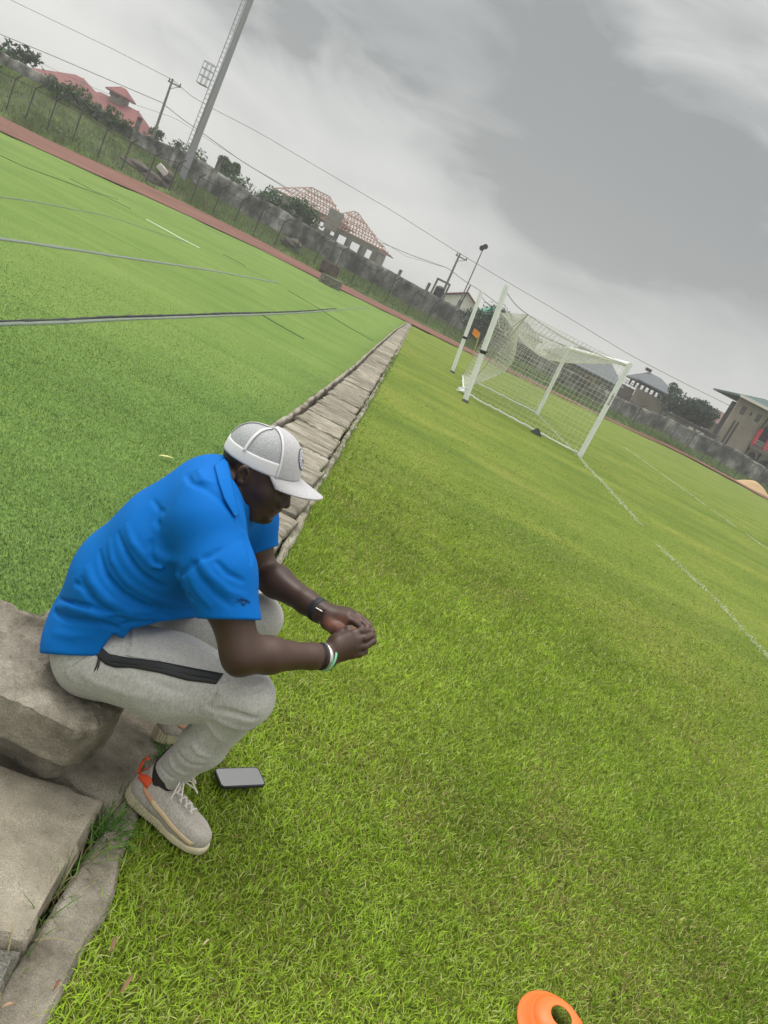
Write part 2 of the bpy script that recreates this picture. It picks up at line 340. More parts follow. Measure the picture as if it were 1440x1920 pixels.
def resample(P, n):
    P = np.array(P); d = np.r_[0, np.cumsum(np.linalg.norm(np.diff(P[:, :2], axis=0), axis=1))]; u = np.linspace(0, d[-1], n)
    return np.stack([np.interp(u, d, P[:, k]) for k in range(3)], 1)
def by_x(P, xs): P = np.array(sorted(map(tuple, P))); return np.stack([xs, np.interp(xs, P[:, 0], P[:, 1]), np.interp(xs, P[:, 0], P[:, 2])], 1)
nr, fr = resample(near, 160), resample(far, 160)
def loft(name, rows, m, smooth=True, cols=None):
    V = np.concatenate(rows); n = len(rows[0]); i = (np.arange(len(rows)-1)[:, None]*n+np.arange(n-1)).ravel()
    return link(name, np_mesh(name, V, np.stack([i, i+1, i+n+1, i+n], 1), cols), m, None, smooth)
tag(loft('running_track', [nr, nr*.75+fr*.25, nr*.5+fr*.5, nr*.25+fr*.75, fr], M['track']), kind='structure')

# ------------------------------------------------------------ bank behind the track
WB = [(0, 118), (95, 168), (165, 213), (230, 253), (300, 297), (378, 352), (475, 410), (549, 449), (623, 494), (693, 531), (767, 576), (860, 620), (1010, 697), (1147, 772), (1242, 815), (1320, 853), (1440, 919)]
WT = [(0, 95), (67, 132), (133, 166), (165, 188), (230, 230), (290, 262), (345, 288), (370, 296), (475, 364), (533, 395), (584, 426), (623, 449), (700, 490), (740, 513), (798, 544), (860, 577), (930, 618), (1060, 690), (1151, 741), (1242, 779), (1292, 803), (1388, 845), (1440, 880)]
WOFF = 6.5
wb = by_x([at_fence(*q, WOFF) for q in WB], np.linspace(-60, 42, 260)); wt = by_x([at_fence(*q, WOFF) for q in WT], wb[:, 0])
fb = by_x([at_fence(*q, -.9)+[0, 0, 0] for q in TF], np.linspace(-60, 42, 260))
# --- fence post positions (base point of each post in the photo)
PB = [(12, 205), (48, 222), (88, 243), (135, 267), (182, 297), (227, 320), (272, 344), (317, 357), (356, 382), (398, 402), (437, 423), (475, 439), (514, 461), (551, 476), (588, 496), (625, 512), (656, 533), (689, 550), (722, 566), (761, 589), (798, 607), (832, 624), (865, 640), (900, 657), (935, 675), (970, 692), (1005, 709), (1040, 726), (1078, 745), (1115, 763), (1153, 782), (1183, 799), (1218, 816), (1251, 831), (1282, 848), (1314, 863), (1343, 880), (1375, 896), (1413, 913), (1452, 932)]
PBp = [at_fence(*q) for q in PB]
fz = by_x(PBp, wb[:, 0])
NB = 14; rows = []
for k in range(NB+1):
    t = k/NB
    a = fb if t < .18 else fz
    if t < .12: p = fb*(1-t/.12)+fz*(t/.12)
    else: p = fz*(1-(t-.12)/.88)+wb*((t-.12)/.88)
    p = p.copy(); p[:, 2] += .25*(fbm(p[:, 0], p[:, 1], .35, 21)-.5)*math.sin(math.pi*min(1, t*1.0)) + (0 if t > 0 else -.05)
    rows.append(p)
back = wb.copy(); back[:, 1] += 60; rows.append(wb+[0, 1.0, -.1]); rows.append(back+[0, 0, -1.0])
M['bank'] = mat('bank_grass_ground', 0, .95, var=.4, scale=.8, bump=.6, bscale=6, bdist=.08, stops=[(.3, (.05, .055, .02)), (.48, (.075, .10, .03)), (.62, (.10, .145, .035)), (.8, (.15, .135, .07))])
tag(loft('grassy_bank', rows, M['bank']), kind='structure')
bank_rows = np.array(rows[:NB+1])

# ------------------------------------------------------------ blades of grass, as one uncountable mass each
def blades(name, P, length, width, lean, cols, m, label, cat, segs=3, curl=.6, az=None):
    n = len(P); az = RNG.uniform(0, 2*math.pi, n) if az is None else az
    d = np.stack([np.cos(az), np.sin(az), np.zeros(n)], 1); w = np.stack([-np.sin(az), np.cos(az), np.zeros(n)], 1)
    tw = RNG.normal(0, .5, n)[:, None]; w = w + d*tw; w /= np.linalg.norm(w, axis=1)[:, None]
    V = []; ang = lean.copy(); cur = P.copy(); prof = {1: [1], 2: [1, .75], 3: [.8, 1, .7]}[segs]
    for k in range(segs):
        hw = (width*.5*prof[k])[:, None]
        V += [cur-w*hw, cur+w*hw]
        st = (length/segs)[:, None]
        cur = cur + st*(d*np.sin(ang)[:, None] + np.array([0, 0, 1])*np.cos(ang)[:, None]); ang = np.minimum(ang+curl*RNG.uniform(.3, 1, n), 2.1)
    V.append(cur); nv = len(V); VV = np.stack(V, 1).reshape(-1, 3); b = np.arange(n)*nv; Fs = []
    if segs > 1: Fs.append(np.concatenate([np.stack([b+2*k, b+2*k+1, b+2*k+3, b+2*k+2], 1) for k in range(segs-1)]))
    Fs.append(np.stack([b+2*segs-2, b+2*segs-1, b+2*segs], 1))
    tone = np.linspace(.85, 1.1, nv)[None, :, None]
    me = np_mesh(name, VV, Fs, (cols[:, None, :]*np.ones((1, nv, 1))).reshape(-1, 3)); o = link(name, me, m, None, True)
    return tag(o, label, cat, kind='stuff')
def in_view(P, mx=160, my=160):
    v = P-CAM; z = v@FW; k = FPX/np.maximum(z, .2); x = 720+k*(v@RC); y = 960-k*(v@UC)
    return (z > .3) & (x > -mx) & (x < 1440+mx) & (y > -my) & (y < 1920+my)
QK = 1.0
def scatter(fn_rho, dmin, dmax, a0, a1, n):
    u = RNG.uniform(0, 1, n); g = 2-fn_rho                        # pdf over distance ~ d^(1-falloff)
    d = (dmin**g + u*(dmax**g-dmin**g))**(1/g); a = RNG.uniform(a0, a1, n)
    return np.stack([d*np.sin(a), d*np.cos(a), np.zeros(n)], 1), d
def lawn_cols(x, y, n):
    b = .6*fbm(x, y, .55, 31)+.4*fbm(x, y, 2.3, 35); f = fbm(x, y, 4.0, 33); t = np.clip((b-.32)/.4, 0, 1)[:, None]
    c = np.array([.150, .235, .014])*(1-t) + np.array([.255, .358, .032])*t
    c = c*(1+.40*np.clip(1-np.hypot(x, y)/9.0, 0, 1))[:, None]  # nearer blades coloured lighter to offset their self-shadowing
    c = c*(0.70+.60*f[:, None])*RNG.uniform(.55, 1.45, (n, 1))
    k = RNG.uniform(0, 1, n); br = fbm(x, y, 1.7, 41)
    pal = (k < .14)[:, None]; c = np.where(pal, np.array([.42, .48, .15])*RNG.uniform(.8, 1.2, (n, 1)), c)
    dry = (k > .965-.24*np.clip((br-.60)/.2, 0, 1)-.05*np.clip((2.4-y)/1.2, 0, 1)*(x < .5)); c = np.where(dry[:, None], np.array([.33, .27, .10])*RNG.uniform(.4, 1.2, (n, 1)), c)
    dk = (k > .94) & ~dry; c = np.where(dk[:, None], np.array([.06, .12, .012]), c)
    return c
for nm, fall, d0, d1, cnt, w0, l0, lab in (('lawn_grass', 0.35, 1.0, 6.5, 600000, .0031, .031, 'short bright green grass of the lawn in the foreground'), ('lawn_grass', 1.45, 3.2, 30, 420000, .0055, .040, 'mown yellow-green grass of the lawn further back')):
    n = int(cnt*QK); P, d = scatter(fall, d0, d1, R(-16), R(52), n)
    ok = in_view(P) & (P[:, 0] > gapx(P[:, 1])+np.where(P[:, 1] < 1.5, .085, .035)+.05*RNG.uniform(-.6, 1, n)**2)
    shoe_r = (np.abs(P[:, 0]+.12) < .11) & (np.abs(P[:, 1]-1.72-.17*(-.12-P[:, 0])) < .03)
    ok &= ~shoe_r & (RNG.uniform(0, 1, n) < (np.clip((6.5-d)/3.0, 0, 1) if d0 < 2 else np.clip((d-3.0)/2.5, .05, 1)))
    P = P[ok]; d = d[ok]; n = len(P); P[:, 2] = lawn_z(P[:, 0], P[:, 1])-.004
    clump = fbm(P[:, 0], P[:, 1], 7, 51)
    sc = np.maximum(1, (d/4.2))**.75
    edge = np.clip(1-(P[:, 0]-gapx(P[:, 1])-.08)/.25, 0, 1)
    far_ = np.clip((12-d)/8, .35, 1)
    ln = l0*RNG.uniform(.45, 1.25, n)*(.65+.7*clump)*(1+.4*edge)*far_
    wd = w0*RNG.uniform(.6, 1.35, n)*sc
    le = np.abs(RNG.normal(.55, .42, n)); az = RNG.uniform(0, 2*math.pi, n)
    cc_ = lawn_cols(P[:, 0], P[:, 1], n)
    if d0 > 2: mc = np.array([.150, .225, .024])*(.8+.4*fbm(P[:, 0], P[:, 1], .5, 37))[:, None]; k_ = np.clip((d-5)/9, 0, .75)[:, None]; cc_ = cc_*(1-k_)+mc*k_; le = le+.35*np.clip((d-5)/8, 0, 1)
    blades(nm, P, ln, wd, np.minimum(le, 1.35), cc_, M['blade'], lab, 'grass', 3 if d0 < 2 else 2, .45, az)
# turf fibres
for d0, d1, cnt, fall, w0, lab in ((1.9, 7.5, 420000, .6, .0026, 'dense short fibres of the artificial turf behind the seated man'), (3.6, 20, 280000, 1.6, .0045, 'short fibres of the artificial turf further off')):
    n = int(cnt*QK); P, d = scatter(fall, d0, d1, R(-52), R(-4), n)
    ok = in_view(P, 100, 100) & (P[:, 0] < turfx(P[:, 1])-.004) & ~((P[:, 0] > -1.1) & (P[:, 1] < 2.0)) & (RNG.uniform(0, 1, n) < (np.clip((7.5-d)/4.0, 0, 1) if d0 < 2 else np.clip((d-3.4)/3.0, .05, 1))); P = P[ok]; d = d[ok]; n = len(P)
    P[:, 2] = turf_z(P[:, 0], P[:, 1])-.002; f = fbm(P[:, 0]*.35, P[:, 1]*1.6, 1.2, 61); g = fbm(P[:, 0], P[:, 1], 9, 62)
    c = np.array([.150, .262, .066])*(.66+.62*f[:, None])*(.74+.52*fbm(P[:, 0], P[:, 1], .8, 66))[:, None]*(.7+.6*g[:, None])*RNG.uniform(.7, 1.3, (n, 1)); c = np.where((RNG.uniform(0, 1, n) < .12)[:, None], np.array([.21, .34, .14]), c)
    far_ = np.clip((16-d)/10, .3, 1)
    blades('turf_fibres', P, .019*RNG.uniform(.6, 1.2, n)*far_, w0*RNG.uniform(.7, 1.3, n)*np.maximum(1, d/6)**.6, np.abs(RNG.normal(.35, .45, n))+.35*np.clip((d-5)/6, 0, 1), c*(1-np.clip((d-5)/8, 0, .8))[:, None]+np.array([.144, .236, .056])*np.clip((d-5)/8, 0, .8)[:, None], M['turfblade'], lab, 'turf', 2, .7)
# weeds on the bank
n = int(70000*QK); r_ = RNG.integers(0, NB-1, n); c_ = RNG.integers(0, 259, n); u = RNG.uniform(0, 1, (n, 1)); v = RNG.uniform(0, 1, (n, 1))
P = (bank_rows[r_, c_]*(1-u)+bank_rows[r_, c_+1]*u)*(1-v)+(bank_rows[r_+1, c_]*(1-u)+bank_rows[r_+1, c_+1]*u)*v
hgt = fbm(P[:, 0], P[:, 1], .35, 71); keep = (RNG.uniform(0, 1, n) < .25+1.1*hgt) & in_view(P, 60, 60) ; P = P[keep]; hgt = hgt[keep]; n = len(P)
b = fbm(P[:, 0], P[:, 1], .22, 72)[:, None]; c = np.array([.07, .135, .024])*(1-b)+np.array([.155, .25, .05])*b; c = c*RNG.uniform(.6, 1.4, (n, 1))
c = np.where((RNG.uniform(0, 1, n) < .18)[:, None], np.array([.17, .14, .07])*RNG.uniform(.6, 1.2, (n, 1)), c)
blades('bank_weeds', P, (.12+.62*hgt**1.6)*RNG.uniform(.5, 1.3, n), .035*RNG.uniform(.6, 1.6, n), np.abs(RNG.normal(.4, .35, n)), c, M['blade'], 'rough weeds and tall grass on the bank behind the track', 'weeds', 2, .7)

# ------------------------------------------------------------ turf seams, tapes, chalk lines
def ribbon(name, pts, w, m, z, label, cat, ragged=.3, n=60):
    P = resample(np.array([gz(*q, TZ+.0) for q in pts]), n); t = np.gradient(P, axis=0); t /= np.linalg.norm(t, axis=1)[:, None]; s = np.stack([-t[:, 1], t[:, 0], 0*t[:, 0]], 1)
    ww = w*(1+ragged*(vnoise(np.arange(n), 0*np.arange(n), .7, 3)-.5)*2)[:, None]
    P[:, 2] = turf_z(P[:, 0], P[:, 1]) + z; a = P-s*ww/2; b = P+s*ww/2
    V = np.concatenate([a-[0, 0, .03], a, b, b-[0, 0, .03]]); i = np.arange(n-1)
    Fq = np.concatenate([np.stack([i+k*n, i+k*n+1, i+(k+1)*n+1, i+(k+1)*n], 1) for k in range(3)])
    return tag(link(name, np_mesh(name, V, Fq), m, None, False), label, cat)
M['tape'] = mat('seam_tape', (.15, .18, .14), .8, var=.3, scale=6); M['tapew'] = mat('white_inlay', (.55, .62, .50), .8, var=.3, scale=8)
ribbon('seam_tape', [(-60, 441), (0, 448), (100, 463), (200, 478), (300, 493), (400, 508), (520, 530)], .085, M['tape'], .011, 'grey strip across the turf, upper of the two long seams', 'seam')
ribbon('turf_seam', [(-60, 607), (0, 605), (110, 602), (200, 596), (330, 592), (400, 589), (480, 587), (550, 585), (630, 579)], .030, M['black'], .015, 'black open seam in the turf, the longest and lowest', 'seam', .9, 200)
ribbon('seam_tape', [(-60, 612), (0, 609), (110, 606), (200, 601), (330, 596), (400, 593), (480, 591), (550, 588), (640, 581), (690, 577)], .045, M['tape'], .010, 'grey backing strip under the black open seam', 'seam')
ribbon('turf_line', [(275, 412), (310, 431), (340, 448), (375, 466)], .085, M['tapew'], .012, 'short white line lying on the far turf', 'line')
for pts, lab in (([(488, 589), (520, 608), (545, 622), (570, 636)], 'thin dark seam branching from the long black seam'), ([(418, 477), (440, 488), (460, 499)], 'short dark seam between the white line and the grey strip'),
                 ([(130, 335), (180, 360), (220, 374)], 'dark ridge near the red track in the far turf'), ([(0, 292), (45, 313), (105, 335), (200, 370), (245, 392)], 'long thin seam across the farthest turf'),
                 ([(540, 545), (600, 580), (650, 612), (700, 640)], 'faint seam running down to the slab path')):
    ribbon('turf_seam', pts, .022 if pts[0][1] < 500 else .010, M['turfbase'], .012 if pts[0][1] < 800 else .006, lab, 'seam', .8)
for pts, lab in (([(0, 370), (60, 378), (120, 390), (190, 402), (270, 428), (350, 455)], 'faint pale line across the far turf'),):
    ribbon('turf_line', pts, .03, M['tape'], .011, lab, 'line', .9)
def chalk(name, pts, w, label, n=220):
    P = resample(np.array([gz(*q, 0) for q in pts]), n); m_ = 6000 if pts[0][0] < 1150 else 2500
    k = RNG.uniform(0, n-1.01, m_); i = k.astype(int); f = (k-i)[:, None]; Q = P[i]*(1-f)+P[i+1]*f; Q[:, 0] += RNG.normal(0, w*.42, m_)+.05*(fbm(Q[:, 0]*0, Q[:, 1], .9, 84)-.5); Q[:, 1] += RNG.normal(0, w*.3, m_)
    dd = np.linalg.norm(Q[:, :2], axis=1); keep = (fbm(Q[:, 0], Q[:, 1], 1.4, 81) > .40) & (RNG.uniform(0, 1, len(Q)) < .6); Q = Q[keep]; dd = dd[keep]; Q[:, 2] = lawn_z(Q[:, 0], Q[:, 1])+.008
    o = blades(name, Q, .024*np.ones(len(Q)), .006*np.maximum(1, dd/7), np.full(len(Q), .5), np.tile(np.array([[.50, .55, .38]]), (len(Q), 1)), M['blade'], label, 'line', 2, .5); return o
chalk('goal_line', [(1007, 776), (1085, 855), (1100, 874), (1135, 910), (1165, 943), (1240, 1030), (1340, 1122), (1425, 1216), (1500, 1300)], .085, 'worn white goal line running from the nearer post across the lawn')
chalk('box_line', [(1170, 838), (1201, 860), (1260, 902), (1336, 957), (1440, 1030)], .09, 'faint white box line on the lawn right of the goal')
# wrinkled mats: leaf on the turf
# ============================================================ slabs over the channel
def rough_slab(name, c, z1, th, m, seed, jit=.012, nu=14, nv=8, zj=.006, tilt=(0, 0)):
    """c: four xy corners (near-left, near-right, far-right, far-left)"""
    c = np.array(c, float); u = np.linspace(0, 1, nu)[:, None]; v = np.linspace(0, 1, nv)[None, :]
    X = [(c[0, k]*(1-u)+c[1, k]*u)*(1-v)+(c[3, k]*(1-u)+c[2, k]*u)*v for k in (0, 1)]
    ii, jj = np.meshgrid(np.arange(nu), np.arange(nv), indexing='ij'); ctr = c.mean(0)
    eb = ((ii == 0) | (ii == nu-1) | (jj == 0) | (jj == nv-1))
    j1 = (vnoise(X[0], X[1], 14, seed)-.5)*2*jit + (vnoise(X[0], X[1], 45, seed+3)-.5)*jit
    j2 = (vnoise(X[0], X[1], 16, seed+1)-.5)*2*jit + (vnoise(X[0], X[1], 50, seed+4)-.5)*jit
    X[0] = X[0]+j1*eb; X[1] = X[1]+j2*eb
    Z = z1 + zj*2*(fbm(X[0], X[1], 9, seed+2)-.5) + (X[0]-ctr[0])*tilt[0]+(X[1]-ctr[1])*tilt[1]
    Z = Z - .006*eb - .010*eb*(vnoise(X[0], X[1], 30, seed+6) > .7)
    V = np.stack([X[0], X[1], Z], 2).reshape(-1, 3); k = np.arange(nu*nv).reshape(nu, nv)
    F_ = [np.stack([k[:-1, :-1], k[1:, :-1], k[1:, 1:], k[:-1, 1:]], 2).reshape(-1, 4)]
    ring = np.concatenate([k[:, 0], k[-1, 1:], k[-2::-1, -1], k[0, -2:0:-1]]); nr_ = len(ring); o0 = len(V)
    R1 = V[ring].copy(); outw = R1[:, :2]-ctr; outw /= np.linalg.norm(outw, axis=1)[:, None]
    R1[:, :2] += outw*.006; R1[:, 2] -= .014; R2 = R1.copy(); R2[:, 2] = z1-th*.6; R2[:, :2] += outw*(.006*(vnoise(R2[:, 0]*9, R2[:, 1]*9, 3, seed)-.5))[:, None]; R3 = R2.copy(); R3[:, 2] = z1-th; R3[:, :2] -= outw*.012
    V = np.concatenate([V, R1, R2, R3]); i = np.arange(nr_); j = (i+1) % nr_
    F_ += [np.stack([ring[i], o0+i, o0+j, ring[j]], 1), np.stack([o0+i, o0+nr_+i, o0+nr_+j, o0+j], 1), np.stack([o0+nr_+i, o0+2*nr_+i, o0+2*nr_+j, o0+nr_+j], 1)]
    me = np_mesh(name, V, F_); o = link(name, me, m, None, True); me.set_sharp_from_angle(angle=R(32))
    return o
def xy(p): return (p[0], p[1])
M['slabs'] = [mat('slab_concrete', 0, .94, var=.35, scale=4, bump=1.0, bscale=60, bdist=.010, speck=(150, .4), stops=[(.28, tuple(k*a for a in (.08, .070, .052))), (.44, tuple(k*a for a in (.20, .178, .135))), (.58, tuple(k*a for a in (.285, .26, .205))), (.78, tuple(k*a for a in (.41, .385, .32)))], stretch=(1, 3.2, 3.2)) for k in (.82, 1.0, 1.15)]
y = 2.42; k = 0
while y < 48.3:
    ln = random.uniform(.30, .52) if y < 20 else random.uniform(.4, .62)
    if y+ln > 48.6: ln = 48.6-y
    g = random.uniform(.006, .028); sk = random.uniform(-.025, .025)
    xa = turfx(y)+.055; xb = gapx(y)-.015-random.uniform(0, .03)
    c = [(xa+random.uniform(0, .02), y+g), (xb, y+g+sk), (xb+random.uniform(-.02, .01), y+ln-g+sk), (xa+random.uniform(0, .02), y+ln-g)]
    o = rough_slab('channel_slab', c, .052+random.uniform(-.008, .010), .07, M['slabs'][random.randrange(3)], 100+k, .006, 20, 8, .005, (random.uniform(-.015, .015), 0))
    tag(o, 'weathered narrow concrete slab laid across the channel, one of the long row', 'slab', 'slabs covering the channel'); y += ln; k += 1
# lower broken slab, the seat block and the two slabs nearest the camera
o = rough_slab('broken_slab', [(-1.25, 1.70), (-.275, 1.655), (-.30, 2.40), (-1.2, 2.40)], .045, .22, M['concrete'], 11, .012, 50, 40, .006)
tag(o, 'low rough concrete slab beside the seat block, its edge meeting the lawn', 'slab')
F1 = [gz(*q, .27) for q in [(-70, 1262), (0, 1293), (60, 1322), (110, 1345), (150, 1364), (185, 1358), (215, 1342), (236, 1312), (240, 1280)]]
B1 = [gz(*q, .27) for q in [(-70, 1085), (-10, 1118), (22, 1130), (50, 1147), (80, 1151), (95, 1141), (106, 1128), (120, 1116), (180, 1120)]]
def seat_block():
    n = 90; nv = 46; a = resample(F1, n); b = resample(B1, n); a[:, 1] += .004*(vnoise(a[:, 0], 0, 60, 5)-.5)*2; b[:, 1] += .008*(vnoise(b[:, 0], 2, 50, 6)-.5)*2
    t = np.linspace(0, 1, nv)[None, :, None]; G = a[:, None]*(1-t)+b[:, None]*t
    e = np.minimum(np.minimum(np.arange(nv), np.arange(nv)[::-1])[None, :], np.arange(n)[::-1][:, None])
    G[:, :, 2] = .27+.014*(fbm(G[:, :, 0], G[:, :, 1], 12, 15)-.5)+.010*(vnoise(G[:, :, 0], G[:, :, 1], 60, 16)-.5) - .006*(e == 0) - .002*(e == 1)
    V = [G.reshape(-1, 3)]; k_ = np.arange(n*nv).reshape(n, nv)
    Fs = [np.stack([k_[:-1, :-1], k_[1:, :-1], k_[1:, 1:], k_[:-1, 1:]], 2).reshape(-1, 4)]
    ring = np.concatenate([k_[:, 0], k_[-1, 1:], k_[-2::-1, -1]]); P0 = V[0][ring]; ctr = P0.mean(0); prev = ring; off = n*nv
    ow = P0[:, :2]-ctr[:2]; ow /= np.linalg.norm(ow, axis=1)[:, None]
    for z, o_ in ((.262, .005), (.24, .006), (.225, .005), (.20, .005), (.18, .005), (.163, .005), (.153, .003), (.149, -.014), (.145, -.045), (.10, -.060), (.04, -.075)):
        Q = P0.copy(); Q[:, :2] += ow*o_ + ow*(.006*(vnoise(Q[:, 0]*1.0+z*3, Q[:, 1]+z*2, 40, 17)-.5))[:, None]; Q[:, 2] = z+.005*(vnoise(Q[:, 0], Q[:, 1], 14, 18)-.5)
        idx = off+np.arange(len(Q)); V.append(Q); Fs.append(np.stack([prev[:-1], idx[:-1], idx[1:], prev[1:]], 1)); prev = idx; off += len(Q)
    return np_mesh('seat_block', np.concatenate(V), Fs)
bm_ = seat_block(); sb_ = link('seat_block', bm_, M['concrete'], None, True); bm_.set_sharp_from_angle(angle=R(30)); tag(sb_, 'thick rough concrete block the man in blue sits on', 'block')
tag(rough_slab('near_slab', [xy(gz(-260, 1700, .05)), xy(gz(48, 1762, .05)), xy(gz(196, 1500, .05)), xy(gz(-200, 1360, .05))], .05, .10, M['slab'], 12, .007, 60, 44, .004), 'large speckled concrete slab in the lower left, dark gap along its side', 'slab')
tag(rough_slab('near_slab', [xy(gz(-260, 2150, .04)), xy(gz(-60, 1985, .04)), xy(gz(36, 1782, .04)), xy(gz(-260, 1722, .04))], .04, .10, M['concrete_dark'], 13, .007, 40, 30, .004), 'darker concrete slab cut off at the lower left corner of the picture', 'slab')
V_ = MB(); V_.box((-.62, 1.76, -.18), (.9, .05, .40)); tag(V_.build('channel_wall', M['mud']), 'dark damp cross wall inside the channel under the seat block', 'wall')
# long weeds growing out of the gap
n = 260; yy = RNG.uniform(1.15, 1.80, n)**1.0; P = np.stack([gapx(yy)+RNG.normal(-.004, .012, n), yy, np.full(n, -.02)], 1)
P = P[(P[:, 1] > 1.35) | (RNG.uniform(0, 1, n) < .5)]; n = len(P)
c = np.array([.10, .19, .03])*RNG.uniform(.6, 1.5, (n, 1)); c = np.where((RNG.uniform(0, 1, n) < .55)[:, None], np.array([.36, .32, .15])*RNG.uniform(.6, 1.1, (n, 1)), c)
blades('gap_grass', P, RNG.uniform(.04, .15, n), RNG.uniform(.0018, .0042, n), np.abs(RNG.normal(.5, .3, n)), c, M['blade'], 'long thin grass growing out of the gap beside the slabs', 'grass', 3, .5)
n = 900; yy = RNG.uniform(1.7, 20, n); P = np.stack([gapx(yy)+RNG.normal(.03, .025, n), yy, np.full(n, .0)], 1)
blades('edge_grass', P, RNG.uniform(.04, .10, n), .004*np.maximum(1, yy/5), np.abs(RNG.normal(.6, .3, n)), np.array([.12, .20, .03])*RNG.uniform(.5, 1.4, (n, 1)), M['blade'], 'longer grass leaning over the lawn edge of the slab row', 'grass', 3, .4)
# tufts beside the right shoe
tf = np.concatenate([np.stack([RNG.normal(-.235, .012, 40), RNG.normal(1.93, .018, 40), np.full(40, .01)], 1), np.stack([RNG.normal(-.255, .022, 90), RNG.normal(1.60, .04, 90), np.full(90, .0)], 1)])
blades('gap_grass', tf, RNG.uniform(.05, .12, len(tf)), RNG.uniform(.003, .0045, len(tf)), np.abs(RNG.normal(.6, .3, len(tf))), np.array([.08, .19, .03])*RNG.uniform(.6, 1.4, (len(tf), 1)), M['blade'], 'tufts of long grass around the heels of the shoes', 'grass', 3, .5)
# dry leaves
M['dryleaf'] = mat('dry_leaf', (.30, .20, .10), .8, attr='col')
def leaf_thing(name, pts, z, w, col, label):
    a, b_ = gz(*pts[0], z), gz(*pts[1], z); n_ = 9; t = np.linspace(0, 1, n_); c_ = a[None]*(1-t[:, None])+b_[None]*t[:, None]; d_ = b_-a; s_ = np.array([-d_[1], d_[0], 0])/np.hypot(d_[0], d_[1])
    hw = w*np.sin(np.pi*np.clip(t*.96+.02, 0, 1))**.7; c_[:, 2] += .008*np.sin(np.pi*t); V = np.concatenate([c_-s_*hw[:, None]/2+[0, 0, .004], c_, c_+s_*hw[:, None]/2+[0, 0, .004]])
    i = np.arange(n_-1); Fq = np.concatenate([np.stack([i+k*n_, i+k*n_+1, i+(k+1)*n_+1, i+(k+1)*n_], 1) for k in range(2)])
    return tag(link(name, np_mesh(name, V, Fq, np.tile(col, (len(V), 1))), M['dryleaf'], None, True), label, 'leaf')
leaf_thing('dry_leaf', ((297, 855), (327, 862)), TZ+.022, .022, (.50, .46, .20), 'small pale yellow leaf lying on the artificial turf behind the man')
leaf_thing('dry_leaf', ((222, 1868), (250, 1828)), .03, .008, (.20, .11, .06), 'reddish brown dead blade in the grass near the bottom edge')
leaf_thing('dry_leaf', ((205, 1790), (216, 1755)), .03, .008, (.18, .10, .06), 'brown dead blade in the grass right of the dark gap')
leaf_thing('dry_leaf', ((98, 1862), (112, 1838)), .03, .006, (.20, .09, .05), 'rust coloured leaf scrap by the concrete lip')
leaf_thing('dry_leaf', ((0, 1893), (28, 1885)), .03, .006, (.36, .24, .15), 'pale dry stalk at the bottom left corner')
leaf_thing('dry_leaf', ((378, 1776), (392, 1764)), .04, .005, (.45, .38, .24), 'straw coloured scrap in the grass below the shoe')

# ============================================================ fence
fo = thing('chainlink_fence', 'dark chain link fence with cranked posts along the far side of the red track', 'fence', PBp[20])
P0 = [p+0 for p in PBp]; P0 = [P0[0]+(P0[0]-P0[1])*2, P0[0]+(P0[0]-P0[1])] + P0
for p in P0:
    m_ = MB(); lean = random.uniform(-.06, .06)
    m_.tube([p+[0, 0, -.2], p+[lean*.4, 0, 1.95]], .040, 6); m_.tube([p+[lean*.4, 0, 1.92], p+[lean+.42, -.12, 2.30]], .036, 6); m_.build('post', M['fence'], fo)
m_ = MB()
for h_ in (1.95,):
    pts = []
    for a, b_ in zip(P0[:-1], P0[1:]):
        for t in (0, .33, .66): pts.append(a*(1-t)+b_*t+[0, 0, h_-.05*math.sin(math.pi*t)])
    m_.tube(pts, .022, 5)
m_.build('top_rail', M['fence'], fo)
fm = bpy.data.materials.new('chain_link'); fm.use_nodes = True; t = fm.node_tree; b_ = t.nodes['Principled BSDF']; b_.inputs['Base Color'].default_value = (.10, .11, .10, 1); b_.inputs['Roughness'].default_value = .7
uv = t.nodes.new('ShaderNodeAttribute'); uv.attribute_name = 'col'; sp = t.nodes.new('ShaderNodeSeparateColor'); t.links.new(uv.outputs['Color'], sp.inputs[0])
def tri(k, sgn):
    s_ = mth(t, 'ADD', sp.outputs[0], mth(t, 'MULTIPLY', sp.outputs[1], sgn)); fr_ = mth(t, 'FRACT', mth(t, 'DIVIDE', s_, .10)); return mth(t, 'LESS_THAN', fr_, .10)
al = mth(t, 'MAXIMUM', tri(0, 1.0), tri(0, -1.0)); t.links.new(al, b_.inputs['Alpha'])
V = []; cc = []; s = 0
for k, p in enumerate(P0):
    if k: s += np.linalg.norm(p-P0[k-1])
    V += [p+[0, 0, .05], p+[0, 0, 1.93]]; cc += [(s, 0, 0), (s, 1.88, 0)]
i = np.arange(len(P0)-1)*2
link('chain_mesh', np_mesh('chain_mesh', np.array(V), np.stack([i, i+2, i+3, i+1], 1), np.array(cc)), fm, fo)

